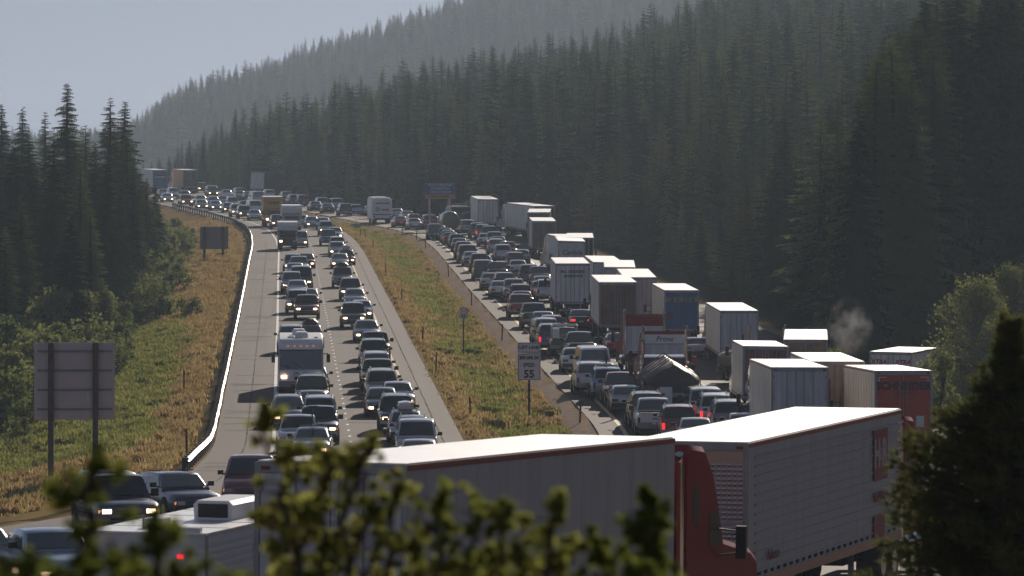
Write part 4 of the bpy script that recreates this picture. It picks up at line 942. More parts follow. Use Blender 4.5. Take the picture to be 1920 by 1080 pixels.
# ------------------------------------------------------------------ box trucks and other large vehicles facing the camera
def box_truck(name,colour,w,H,L,cabH,cabcol,over=0.0,boxz=1.0):
    """front at +y; cargo box behind a short cab"""
    r=empty(name); hw=w/2; b=MB(); b.box(-hw,hw,-L+1.9,0,boxz,H); b.box(-hw-.01,hw+.01,-L+1.89,.01,H-.10,H-.02,1); b.build('cargo_box',[colour,'steel'],r)
    MB().box(-hw+.03,hw-.03,-L+1.95,-.05,H-.005,H+.02).build('roof','roof_sheet',r)
    if over: MB().prism([(-.1,cabH+.02),(-.1,H-.02),(over*.75,H-.02),(over,H-.35),(over,cabH+.12),(over-.2,cabH+.02)],-hw,hw).build('overcab',colour,r)
    c=MB(); cw=hw*.86; c.loft([[(x,y,z) for x,z in ((-cw,.5),(-cw,zt*.62),(-cw*.9,zt),(cw*.9,zt),(cw,zt*.62),(cw,.5))] for y,zt in ((.02,cabH),(.75,cabH),(1.25,1.45),(1.95,1.32),(2.05,1.15))]); c.build('cab',cabcol,r,True,30)
    MB().quad((-cw*.86,1.27,1.50),(cw*.86,1.27,1.50),(cw*.84,.80,cabH-.10),(-cw*.84,.80,cabH-.10)).build('windscreen','glass',r)
    for sx in (-1,1):
        MB().quad((sx*(cw*.985+.01),.12,1.5),(sx*(cw*.985+.01),1.05,1.5),(sx*(cw*.92+.01),.75,cabH-.15),(sx*(cw*.92+.01),.12,cabH-.15)).build('side_window','glass',r)
        MB().box(*sorted((sx*cw*.62,sx*cw*.92)),1.98,2.09,.85,1.05).build('headlight','lamp_on' if sx>0 else 'lamp_off',r)
        m=MB(); m.bar((sx*cw,1.0,1.6),(sx*(cw+.3),1.05,1.7),.04); m.cbox((sx*(cw+.3),1.05,1.75),(.18,.08,.38)); m.build('wing_mirror','black_trim',r)
    MB().box(-cw*.55,cw*.55,1.99,2.075,.8,1.12).build('grille','black_trim',r); MB().box(-cw,cw,2.0,2.18,.45,.68).build('front_bumper','black_trim',r)
    MB().box(-hw*.5,hw*.5,-L+2,1.8,.45,.8).build('chassis','dark_under',r)
    wheelset(r,1.35,w*.92,.42,False); wheelset(r,-L+3.4,w,.42,True)
    return r
M['box_yellow']=mat('box_yellow',(.60,.31,.045),.45,noise=.08)
M['box_white']=mat('box_white',(.80,.78,.75),.4,noise=.06)
def face(r,u,Y,psi,lb,cat,dz=0): put(r,xy(u,Y),Y,psi+math.pi); tag(r,lb,cat); return r
t=box_truck('box_truck','box_yellow',2.45,3.75,7.5,2.25,'box_yellow',over=1.0); face(t,512,675,psi_of(Wc,675),'yellow rental box truck at the bend where the guardrail begins','box truck')
text('PENSKE',.42,'dark_print',(0,1.012,3.0),(math.pi/2,0,math.pi),t,bold=.02)
t=box_truck('box_truck','box_white',2.15,2.95,6.5,2.0,'paint_black',over=1.2,boxz=.9); face(t,539,572,psi_of(Wc,572),'black truck with pale overhanging box above its cab, one headlight lit','box truck')
t=box_truck('motorhome','box_white',2.4,3.2,7.5,2.2,'paint_white',over=1.3,boxz=.8); face(t,547,648,psi_of(Wc,648),'white motorhome with overcab bunk behind the black boxy truck','motorhome')
# class A motorhome in the near oncoming lane
def motorhome():
    r=empty('motorhome'); hw=1.24; H=3.0
    prof=[(-9,.5),(-9,H),(-.9,H+.03),(-.35,H-.05),(-.06,H-.32),(.0,2.45),(-.02,2.42),(.10,1.35),(.16,.55),(.10,.42)]
    b=MB(); rings=[]
    for k,ins in ((-1,.12),(-.93,0),(.93,0),(1,.12)): rings.append([(k*hw,y-(ins if y>-1 else 0),z-(ins*.8 if z>2.6 else 0)) for y,z in prof])
    b.loft(rings); b.build('body','box_white',r,True,38)
    MB().quad((-hw*.93,.115,1.36),(hw*.93,.115,1.36),(hw*.93,.012,2.40),(-hw*.93,.012,2.40)).build('windscreen','glass',r)
    MB().box(-hw*.96,hw*.96,-.02,.055,2.40,2.46).build('trim_strip','black_trim',r)
    w=MB(); w.bar((-.15,.14,1.40),(.45,.10,1.78),.03); w.bar((.55,.14,1.40),(.95,.11,1.62),.03); w.build('wiper','black_trim',r)
    for sx in (-1,1):
        MB().box(*sorted((sx*.78,sx*1.06)),.10,.175,.88,1.04).build('headlight','lamp_on',r)
        m=MB(); m.bar((sx*hw*.97,-.1,2.2),(sx*(hw+.25),.05,2.25),.05); m.cbox((sx*(hw+.27),.05,1.98),(.20,.12,.46)); m.build('wing_mirror','black_trim',r)
        MB().quad((sx*(hw+.004),-.25,1.4),(sx*(hw+.004),-1.2,1.4),(sx*(hw+.004),-1.2,2.2),(sx*(hw+.004),-.3,2.2)).build('side_window','glass',r)
        MB().box(*sorted((sx*(hw+.002),sx*(hw+.012))),-8.6,-1.5,1.35,1.55).build('stripe','blue_print',r)
    MB().box(-.36,.36,.12,.185,.80,.98).build('grille','black_trim',r); MB().box(-hw*.97,hw*.97,.1,.26,.42,.74).build('front_bumper','paint_grey',r)
    MB().box(-hw*.96,hw*.96,-8.9,.05,.28,.5).build('chassis','dark_under',r)
    text('Dolphin',.26,'blue_print',(0,.16,1.16),(math.pi/2,0,math.pi),r,shear=.3)
    for k in range(5): MB().cbox((-.7+.35*k,.0,2.66),(.07,.05,.04)).build('marker_light','amber',r)
    def acu(y,x=0):
        m=MB(); m.loft([[(x+a*k,yy,z) for a,z in ((-.36,0),(-.36,.22),(-.28,.33),(.28,.33),(.36,.22),(.36,0))] for yy,k in ((y-.5,.9),(y-.42,1),(y+.42,1),(y+.5,.85))]); o=m.build('air_conditioner','box_white',r,True); o.location=(0,0,H+.01); return o
    acu(-2.2,-.05); acu(-6.0,.1)
    m=MB(); m.cbox((.55,-1.6,H+.07),(.35,.5,.12)); m.cbox((-.85,-1.4,H+.06),(.2,.4,.1)); m.build('roof_vent','box_white',r)
    wheelset(r,-1.3,2.4,.42,False); wheelset(r,-6.3,2.45,.42,True); return r
t=motorhome(); face(t,564,293,psi_of(Wc,293),'large white motorhome with wide black windscreen in the oncoming outer lane','motorhome')
# white coach-like motorhome going away
t=empty('coach'); b=MB(); rings=[]
for y,k,zt in ((0,.97,3.25),(.25,1,3.35),(9,1,3.35)): rings.append([(x*k,y,z) for x,z in ((-1.25,.55),(-1.25,zt-.35),(-1.05,zt-.03),(-.5,zt),(.5,zt),(1.05,zt-.03),(1.25,zt-.35),(1.25,.55))])
b.loft(rings); b.build('body','box_white',t,True,40)
MB().quad((-.95,-.012,2.55),(.95,-.012,2.55),(.8,.03,3.15),(-.8,.03,3.15)).build('rear_window','glass_light',t)
MB().box(-1.2,1.2,-.02,.01,1.10,1.22).build('stripe','blue_print',t); MB().box(-1.0,1.0,-.02,.03,.45,.7).build('rear_bumper','black_trim',t)
MB().ring((-.62,-.02,1.85),(0,1,0),.16,.26,18).build('emblem','dark_print',t); text('omet',.44,'dark_print',(.35,-.02,1.82),REAR,t,bold=.02)
for sx in (-1,1): MB().box(*sorted((sx*.95,sx*1.15)),-.03,.0,.80,.98).build('tail_light','tail_off',t)
m=MB(); m.box(-1.35,-1.22,.2,.5,1.1,3.3); m.build('side_panel','box_white',t); m=MB(); [m.bar((x,.1,3.3),(x,2.0,3.45),.04) for x in (-.7,.7)]; m.bar((-.7,.1,3.42),(.7,.1,3.42),.04); m.build('roof_rack','steel',t)
wheelset(t,1.8,2.4,.45); wheelset(t,6.8,2.4,.45,False); put(t,xy(717,690),690,psi_of(Bc,690)+.04); tag(t,'white coach-bodied motorhome seen from behind at the bend, dark lettering on its rear','motorhome')
# brown domed load
t=empty('tank_trailer'); b=MB(); b.loft([[(math.cos(a)*1.05*k,y,1.75+math.sin(a)*1.15*k) for a in [6.283*j/16 for j in range(16)]] for y,k in ((0,.55),(.12,.85),(.4,1),(5,1))]); b.build('tank','paint_brown',t,True,50)
MB().box(-1.0,1.0,-.1,5,.55,.75).build('chassis','dark_under',t); wheelset(t,1.0,2.1,.42); wheelset(t,2.1,2.1,.42); put(t,xy(846,628),628,psi_of(Bc,628)); tag(t,'round-backed brown tank trailer in front of the sign posts','trailer')
# dump truck with dark body
t=empty('dump_truck'); b=MB(); b.prism([(0,1.3),(-.1,3.0),(4.6,3.1),(4.6,1.1)],-1.2,1.2); b.build('dump_body','paint_dark green',t)
for x in (-1.22,1.14): MB().box(x,x+.08,-.1,.0,1.2,3.35).build('side_post','steel',t)
m=MB(); m.bar((-1.2,-.05,3.35),(1.2,-.05,3.35),.08); m.build('tarp_bar','chrome',t); m=MB(); m.bar((.1,-.1,2.1),(1.0,-.1,2.4),.16,.2); m.build('tail_chute','steel',t)
MB().box(-.5,.5,-.2,6.5,.7,1.1).build('chassis','dark_under',t); tractor_cab(t,4.9,'paint_dark green',sleeper=False,fairing=False); wheelset(t,.6,2.4); put(t,xy(864,650),650,psi_of(Bc,650)); tag(t,'dark dump truck with steel posts between sign and white trailer','dump truck')
# red bobtail tractor with pale rear wall
def bobtail(lb,cat,col,u,Y,panel,top=3.3,psi=None,w=2.45,fair=True):
    r=empty('tractor_unit'); tractor_cab(r,3.2,col,sleeper=True,fairing=fair,H=2.6,w=w)
    if panel: MB().box(-w/2+.12,w/2-.12,3.10,3.19,1.15,2.75).build('rear_panel',panel,r)
    MB().box(-.5,.5,-.9,3.2,.6,.95).build('frame_rail','dark_under',r); MB().cyl((0,.4,1.0),(0,0,1),.5,.12,16).build('coupling_plate','steel',r)
    for sx in (-1,1):
        MB().box(*sorted((sx*.3,sx*.6)),-1.0,-.9,.7,.85).build('tail_light','tail_off',r); MB().box(*sorted((sx*.55,sx*1.15)),-.8,-.76,.25,.95).build('mud_flap','mudflap',r)
    put(r,xy(u,Y),Y,psi if psi is not None else psi_of(Bc,Y)-.03); tag(r,lb,cat); return r
bobtail('dark red truck tractor without trailer, pale grey panel across its rear','truck tractor','cab_red',1217,313,'door_grey',3.35)
t=bobtail('grey-backed sleeper tractor with Prime script, red nose showing at its left','truck tractor','cab_red',1256,290,'door_grey',3.2)
MB().box(-1.15,1.15,3.05,3.19,2.78,3.28).build('fairing_panel','box_white',t); text('Prime',.40,'dark_print',(0,3.035,3.03),REAR,t,shear=.3)
bobtail('black truck tractor with upright exhaust stacks behind the orange-brown doors','truck tractor','paint_black',1470,332,None,2.7,psi=-.35,fair=False)
# flatbed with tarped load
t=empty('flatbed_truck'); hw=1.2
MB().box(-hw,hw,0,7.5,1.15,1.35).build('deck','steel',t)
q2=random.Random(8); rings=[]
for k in range(15):
    y=.02+k*.51; kk=(.80,.93,1.0,.97,1.03,.95,1,1.04,.98,.9,.97,1.02,.96,.9,.8)[k]; lump=q2.uniform(-.12,.12)
    rings.append([(x*kk*q2.uniform(.97,1.03),y+q2.uniform(-.05,.05),z+lump*max(0,(z-1.9))+q2.uniform(-.04,.04)) for x,z in ((-.95,1.36),(-1.05,1.62),(-1.36,1.82),(-1.42,2.02),(-1.15,2.34),(-.75,2.58),(-.35,2.66),(-.05,2.86),(.2,2.74),(.6,2.52),(1.0,2.36),(1.3,2.12),(1.42,1.92),(1.34,1.74),(1.02,1.6),(.95,1.36))])
M['tarp']=mat('tarp',(.06,.05,.052),.55,noise=.5,nscale=1.4,bump=1.0,bscale=4,spec=.35)
b=MB(); b.loft(rings); o=b.build('tarp','tarp',t,True,70)
m=MB()
for k in range(5): y=.5+1.5*k; m.tube([(-1.38,y,1.4),(-1.36,y,2.2),(-.1,y+.1,3.06),(1.36,y,2.15),(1.38,y,1.4)],.025,5)
m.build('strap','tail_off',t); MB().box(-.75,-.1,-.06,.02,.55,1.65).build('rear_panel','box_white',t)
for x in (-.85,-.55,.6,.9): MB().cbox((x,-.05,1.28),(.16,.04,.12)).build('tail_light','tail_off',t)
MB().box(-.5,.5,0,7.6,.7,1.1).build('chassis','dark_under',t); wheelset(t,1.0,2.4); wheelset(t,2.2,2.4); tractor_cab(t,8.0,'paint_dark blue',sleeper=False,fairing=False); MB().box(-1.15,1.15,-.03,.0,.35,.95).build('mud_flap','mudflap',t)
put(t,xy(1264,270),270,psi_of(Bc,270)); tag(t,'flatbed truck carrying a lumpy load under a wrinkled dark tarpaulin','flatbed truck')
# camper trailer in front at the bottom left
t=empty('camper_trailer'); W=2.35; H=2.6
M['camper_skin']=mat('camper_skin',(.70,.69,.68),.4,noise=.06)
b=MB(); b.box(-W/2,W/2,0,6.4,.65,H); b.build('body','camper_skin',t)
me=MB().box(-W/2+.02,W/2-.02,-.012,.0,-.035,.035).mesh('siding_panel','camper_skin')
for k in range(13): o=link('siding_panel',me,t); o.location=(0,-.002,.8+k*.135)
me=MB().box(-.01,.01,.05,6.35,-.035,.035).mesh('siding_panel','camper_skin')
for sx in (-1,1):
    for k in range(13): o=link('siding_panel',me,t); o.location=(sx*(W/2+.008),0,.8+k*.135)
MB().box(-W/2-.03,W/2+.03,-.03,6.43,H,H+.03).build('roof','roof_sheet',t)
m=MB()
for k in range(4): m.box(-W/2,W/2,1.2+k*1.3,1.23+k*1.3,H+.028,H+.036)
m.build('roof_seam','steel',t)
m=MB(); m.loft([[(x*k+.38,y,z) for x,z in ((-.38,0),(-.40,.28),(-.32,.36),(.32,.36),(.40,.28),(.38,0))] for y,k in ((1.5,1),(1.6,1.03),(3.0,1),(3.15,.8))]); o=m.build('air_conditioner','box_white',t,True); o.location=(-.18,1.5,H+.03)
MB().box(-.10,.50,2.985,3.0,H+.07,H+.33).build('grille','black_trim',t)
m=MB(); m.loft([[(x*k+1.0-.25,y,z) for x,z in ((-.34,0),(-.32,.2),(-.24,.25),(.24,.25),(.32,.2),(.34,0))] for y,k in ((3.7,.9),(3.8,1),(5,1),(5.1,.85))]); m.build('roof_vent','box_white',t,True).location=(.0,.9,H+.03)
m=MB(); m.box(-.42,-.02,.9,1.3,H+.03,H+.20); m.build('roof_vent','box_white',t); m=MB(); m.box(.15,1.05,.02,.14,H+.02,H+.12); m.build('awning_rail','box_white',t)
MB().box(.62,.74,-.03,-.012,2.15,2.22).build('marker_light','tail_on',t); [MB().bar((sx*(W/2+.02),-.02,.65),(sx*(W/2+.02),-.02,H),.05).build('corner_trim','steel',t) for sx in (-1,1)]
m=MB(); m.bar((-.25,.5,H),(-.25,.5,H+.3),.03); m.build('antenna','steel',t)
wheelset(t,3.0,2.3,.34,False); MB().box(-.5,.5,6.4,7.6,.5,.6).build('drawbar','dark_under',t); MB().box(-1,1,.2,6.2,.4,.65).build('chassis','dark_under',t)
t.matrix_world=Matrix.Translation((-6.75,98.4,0))@Matrix.Rotation(-.30,4,'Z'); t.location.z=CZ-(1000-VH)*98.4/F-H; tag(t,'white camper trailer with square rooftop air conditioner at the bottom left','camper trailer')
# ------------------------------------------------------------------ cars in their lanes: photo column, row of the roof, kind, colour, notes
A_,B_='oncoming','departing'
LIST=[
# oncoming, far left cluster
('A',295,340,'sedan','silver','L'),('A',313,339,'suv','dark grey',''),('A',325,343,'sedan','silver',''),('A',346,339,'van','white',''),('A',349,343,'suv','silver',''),('A',377,342,'pickup_truck','black','L'),
('A',397,348,'minivan','dark grey','L'),('A',306,354,'sedan','grey',''),('A',325,352,'suv','white','L'),('A',346,357,'sedan','grey','L'),('A',313,362,'sedan','silver','L'),('A',348,365,'pickup_truck','maroon','L'),
('A',376,366,'sedan','silver',''),('A',378,374,'sedan','grey','L'),('A',399,368,'sedan','dark grey',''),('A',404,376,'sedan','light blue','L'),('A',419,367,'sedan','grey',''),('A',436,369,'suv','silver','L'),
('A',427,380,'hatchback','dark grey','L'),('A',443,382,'suv','silver','L'),('A',457,385,'suv','dark green','L'),('A',477,375,'van','white',''),('A',460,376,'sedan','black',''),('A',477,393,'sedan','silver',''),
('A',426,356,'sedan','silver',''),('A',448,352,'suv','dark grey',''),
('A',520,402,'suv','maroon','L'),('A',553,395,'suv','black','L'),('A',566,403,'sedan','silver',''),('A',584,406,'sedan','light blue','L'),('A',606,408,'station_wagon','grey',''),('A',611,414,'suv','silver','L'),
('A',628,426,'sedan','white','L'),('A',615,430,'pickup_truck','dark grey',''),('A',632,444,'suv','silver',''),('A',632,453,'station_wagon','silver','L'),('A',649,468,'station_wagon','maroon','LX'),('A',637,475,'sedan','silver','L'),
('A',642,500,'suv','grey','G'),('A',657,521,'suv','dark blue','L'),('A',665,541,'sedan','silver',''),('A',662,567,'suv','dark green','L'),('A',678,563,'hatchback','white','L'),('A',687,600,'sedan','grey','L'),
('A',703,621,'pickup_truck','dark grey',''),('A',701,636,'suv','black',''),('A',705,660,'suv','white',''),('A',708,673,'pickup_truck','dark grey','L'),('A',715,691,'station_wagon','black',''),('A',716,698,'suv','tan',''),
('A',745,716,'sedan','white','L'),('A',715,721,'sedan','dark grey','L'),('A',743,740,'suv','dark blue','L'),('A',761,770,'station_wagon','silver','X'),('A',774,780,'station_wagon','dark grey',''),('A',781,786,'minivan','silver','L'),('A',786,824,'sedan','silver','L'),
('A',562,433,'minivan','grey','L'),('A',549,476,'suv','silver','L'),('A',574,475,'sedan','maroon','L'),('A',560,480,'pickup_truck','white',''),('A',553,493,'sedan','silver',''),('A',565,499,'van','black','L'),
('A',547,509,'suv','light blue','L'),('A',557,525,'sedan','white',''),('A',578,541,'sedan','silver','L'),('A',558,543,'suv','silver','L'),('A',575,552,'pickup_truck','maroon','L'),
('A',546,610,'suv','silver',''),('A',582,609,'station_wagon','red','GL'),('A',585,703,'suv','dark green','L'),('A',589,691,'hatchback','grey',''),('A',541,738,'station_wagon','grey','L'),('A',587,736,'sedan','dark grey',''),
('A',599,743,'suv','silver',''),('A',597,760,'pickup_truck','dark blue','L'),('A',560,779,'pickup_truck','white',''),('A',586,799,'sedan','silver','LK'),('A',473,853,'minivan','maroon',''),
# departing
('B',503,355,'suv','white',''),('B',463,358,'sedan','grey',''),('B',480,358,'van','silver',''),('B',449,358,'sedan','silver',''),
('B',535,359,'suv','dark blue',''),('B',549,364,'suv','dark grey',''),('B',537,367,'sedan','black',''),('B',565,365,'suv','maroon',''),('B',590,377,'sedan','teal',''),('B',602,370,'suv','grey',''),('B',613,381,'sedan','black',''),
('B',628,371,'minivan','silver',''),('B',645,381,'suv','black',''),('B',665,383,'station_wagon','light blue',''),('B',693,385,'sedan','white',''),('B',743,391,'sedan','silver',''),('B',762,395,'sedan','silver',''),('B',770,398,'hatchback','red',''),
('B',749,405,'sedan','red',''),('B',775,409,'sedan','silver',''),('B',803,402,'suv','maroon',''),('B',811,406,'sedan','grey',''),('B',833,401,'suv','dark grey',''),
('B',814,419,'suv','dark grey',''),('B',823,423,'sedan','silver',''),('B',834,427,'sedan','dark grey',''),('B',840,431,'sedan','silver',''),('B',844,435,'sedan','red',''),('B',855,438,'station_wagon','dark green',''),('B',861,446,'sedan','grey',''),
('B',868,452,'suv','black',''),('B',875,458,'minivan','black',''),('B',883,471,'sedan','white',''),('B',898,474,'suv','dark grey',''),('B',905,478,'sedan','maroon',''),('B',905,487,'minivan','dark grey',''),
('B',919,511,'sedan','silver',''),('B',932,490,'pickup_truck','black',''),('B',944,510,'suv','maroon',''),('B',937,526,'sedan','silver',''),('B',963,522,'pickup_truck','white',''),('B',975,533,'suv','maroon',''),('B',977,544,'sedan','dark blue',''),
('B',975,551,'pickup_truck','red',''),('B',1001,569,'pickup_truck','black',''),('B',1017,582,'sedan','silver',''),('B',1033,590,'station_wagon','maroon',''),('B',1021,595,'suv','silver',''),('B',1031,606,'suv','blue','T'),
('B',1057,614,'pickup_truck','dark green','R'),('B',1086,621,'pickup_truck','black',''),('B',1077,651,'sedan','white',''),('B',1110,650,'van','white',''),('B',1126,677,'sedan','silver',''),('B',1107,686,'suv','silver',''),
('B',1137,688,'suv','light blue','K'),('B',1162,693,'pickup_truck','maroon',''),('B',1168,714,'hatchback','silver',''),('B',1210,735,'suv','dark green',''),('B',1225,747,'pickup_truck','white',''),('B',1269,757,'suv','maroon','T'),('B',1302,780,'sedan','white',''),
('B',876,413,'minivan','silver',''),('B',894,417,'suv','black',''),('B',904,420,'suv','grey','T'),('B',916,423,'suv','dark green','T'),('B',910,437,'sedan','white',''),('B',927,435,'pickup_truck','silver','T'),('B',933,442,'sedan','black',''),
('B',929,447,'suv','white',''),('B',951,453,'pickup_truck','maroon',''),('B',942,458,'suv','silver',''),('B',965,472,'suv','maroon',''),('B',977,467,'hatchback','silver',''),('B',970,487,'sedan','white',''),('B',991,495,'suv','dark grey',''),
('B',1010,499,'pickup_truck','maroon',''),('B',1016,517,'sedan','silver',''),('B',1013,526,'hatchback','grey','T'),('B',1024,523,'suv','silver',''),('B',1085,572,'sedan','black','T'),('B',1159,628,'sedan','red',''),
('B',1316,722,'minivan','silver','T'),('B',1339,739,'suv','silver','T'),('B',1362,744,'suv','grey',''),('B',1303,632,'sedan','white',''),('B',1392,768,'sedan','silver',''),('B',1085,483,'van','white',''),
]
cars=[]
for (rd,u,v,kind,col,fl) in LIST:
    h=CARS[kind]['H']; Y=500.0
    for _ in range(25):
        X=xy(u,Y); s=(v-VH)/(CZ-h-float(Zc(Y) if rd=='A' else road_z(X,Y))); Y=F/s
    X=xy(u,Y); fn=Wc if rd=='A' else Bc; off=X-float(fn(Y))
    lane=('o' if off<3.6 else 'i') if rd=='A' else ('i' if off<3.0 else ('o' if off<7.6 else 'x'))
    cars.append(dict(rd=rd,u=u,v=v,kind=kind,col=col,fl=fl,X=X,Y=Y,off=off,lane=rd+lane,L=CARS[kind]['L']))
big=[('Ao',293-5,9.5),('Ao',572,7),('Ao',648,8),('Ao',675+3,8),('Bo',690+4,9.5),('Bo',628+2,5.5),('Bo',272+10,20),('Bo',327+3,9),('Bo',294+4,9),('Bo',403+10,22),('Bo',380+10,22)]
lanes={}
for c in cars: lanes.setdefault(c['lane'],[]).append(c)
for ln,cs in lanes.items():
    fix=[dict(Y=y,L=L,fixed=1,lane=ln) for (l,y,L) in big if l==ln]
    a=sorted(cs+fix,key=lambda c:c['Y'])
    for it in range(300):
        mv=0
        for i in range(len(a)-1):
            p,n=a[i],a[i+1]; need=(p['L']+n['L'])/2+1.0; g=n['Y']-p['Y']
            if 'X' in p and 'X' in n and abs(p['off']-n['off'])>2.15 and not ('fixed' in p or 'fixed' in n): continue
            if g<need:
                d=(need-g)/2+.01; mv=1
                if 'fixed' in p and 'fixed' in n: continue
                if 'fixed' in p: n['Y']+=2*d
                elif 'fixed' in n: p['Y']-=2*d
                else: p['Y']-=d; n['Y']+=d
        if not mv: break
    for c in cs: c['X0']=c['X']; c['X']=float((Wc if c['rd']=='A' else Bc)(c['Y']))+c['off']; c['X']=.3*c['X']+.7*xy(c['u'],c['Y'])
WORD={'suv':'sport utility','sedan':'sedan','hatchback':'hatchback','station_wagon':'station wagon','minivan':'minivan','van':'van','pickup_truck':'pickup truck'}
LANE={'Ao':'oncoming outer lane','Ai':'oncoming lane next to the median','Bi':'departing lane next to the yellow line','Bo':'departing outer lane','Bx':'departing side beyond the outer lane'}
PH={}
used={}
for ln,cs in lanes.items():
    cs.sort(key=lambda c:c['Y'])
    for i,c in enumerate(cs):
        nm=c['col']+' '+WORD[c['kind']]; a=cs[i-1] if i>0 else None; b=cs[i+1] if i<len(cs)-1 else None
        short=lambda z: z['col']+' '+WORD[z['kind']].split()[-1 if z['kind']=='station_wagon' else 0]
        feat=''
        if 'X' in c['fl']: feat=' with roof box'
        if 'G' in c['fl']: feat=' with dark roof load'
        if 'T' in c['fl']: feat=' braking'
        if 'K' in c['fl']: feat=' with roof rack'
        if 'R' in c['fl']: feat=' with ladder rack'
        if a and b: w=' between '+short(a)+' and '+short(b)
        elif b: w=' ahead of '+short(b)
        else: w=' behind '+(short(a) if a else 'others')
        lab_=nm+feat+w+', '+LANE[ln]
        if len(lab_.replace(',','').split())>16: lab_=nm+w+', '+LANE[ln]
        if len(lab_.split())>16: lab_=nm+w+', '+{'Ai':'oncoming inner lane','Bi':'departing inner lane'}.get(ln,LANE[ln])
        k=used.get(lab_,0); used[lab_]=k+1
        c['label']=lab_
dupl=[k for k,v in used.items() if v>1]; print('duplicate labels',dupl)
nf=0
for c in sorted(cars,key=lambda c:c['Y']):
    far_=c['Y']>560
    base=proto(c['kind'],'L' in c['fl'],'T' in c['fl'])
    r=copy_tree(base,None,skip=('rim','turn_signal','grille') if far_ else ()); 
    r.name=c['kind']
    if c['fl'].replace('L','').replace('T',''):
        H=CARS[c['kind']]['H']
        if 'X' in c['fl']: roof_box(r,H,-.6,'silver')
        if 'G' in c['fl']: roof_bag(r,H)
        if 'K' in c['fl']: bike(r,H)
        if 'R' in c['fl']: rack(r,None)
    recolor(r,c['col']); fn=Wc if c['rd']=='A' else Bc
    ps=psi_of(fn,c['Y'])+R.uniform(-.02,.02)+(math.pi if c['rd']=='A' else 0)
    if c['label'].startswith('maroon minivan') and c['Y']<215: ps=math.pi+.03
    r.matrix_world=tilt(c['X'],c['Y'],ps); k=R.uniform(.97,1.03)
    tag(r,c['label'],{'suv':'suv','sedan':'car','hatchback':'car','station_wagon':'station wagon','minivan':'minivan','van':'van','pickup_truck':'pickup truck'}[c['kind']],'vehicles queuing in the oncoming lanes' if c['rd']=='A' else 'vehicles queuing in the departing lanes')
# nearest vehicles at the bottom left
def near(kind,col,x,y,psi,lb,cat,on=True,fn=None):
    base=proto(kind,on,False); r=copy_tree(base); r.name=kind; recolor(r,col)
    if fn: fn(r)
    r.matrix_world=tilt(x,y,psi); tag(r,lb,cat,'vehicles near the bottom left'); return r
near('pickup_truck','dark blue',xy(216,150),150,math.pi-.22,'dark blue pickup with pale canopy and lit headlight beside the camper trailer','pickup truck',True,lambda r:(canopy(r,'tan')))
near('station_wagon','dark blue',xy(332,172),172,math.pi-.36,'dark blue wagon angled behind the canopied pickup, side windows showing','station wagon',False)
near('sedan','light blue',xy(92,124),124,math.pi-.30,'pale sedan at the lower left corner behind the blurred branches','car',True)
near('sedan','silver',xy(-50,125),125,math.pi-.30,'silver car cut off by the left edge of the picture','car',True)
for o in list(PC.values()):     # remove the pattern vehicles themselves
    for ch in list(o.children_recursive): bpy.data.objects.remove(ch)
    bpy.data.objects.remove(o)
# ------------------------------------------------------------------ guardrail
M['galv']=mat('galv',(.30,.28,.25),.5,metal=.7,noise=.12,nscale=.8)
M['post_wood']=mat('post_wood',(.05,.04,.035),.9,noise=.3)
gr=empty('guardrail',(float(Wc(222)-2.9),222,0)); gx,gy=gr.location.x,gr.location.y
prof=[(-.02,.42),(.06,.48),(-.02,.545),(.06,.61),(-.02,.68),(.01,.70)]
y=222.0; k=0; jz=0; ringp=None
pm=MB().box(-.09,.09,-.09,.09,-.6,.66).mesh('post','post_wood')
while y<790:
    step=3.81; pts_=[]
    jn=R.uniform(-.03,.03); jx=R.uniform(-.03,.03)
    mb=MB(); rings=[]
    for t in (0,.5,1):
        yy=y+step*t; xx=float(Wc(yy))-2.85+(0 if t==0 else jx*t); zz=float(Zc(yy))+(jz*(1-t)+jn*t); rings.append([(xx+a-gx,yy-gy,zz+b) for a,b in prof]+[(xx+a-.008-gx,yy-gy,zz+b) for a,b in prof[::-1]])
    mb.loft(rings); mb.build('rail_panel','galv',gr,True,50)
    for yy in ((y,y+1.9) if y<560 else (y,)):
        o=link('post',pm,gr); o.location=(float(Wc(yy))-3.0-gx,yy-gy,float(Zc(yy)))
    jz=jn; y+=step
tag(gr,'long steel guardrail with dark wooden posts along the oncoming side','guardrail')
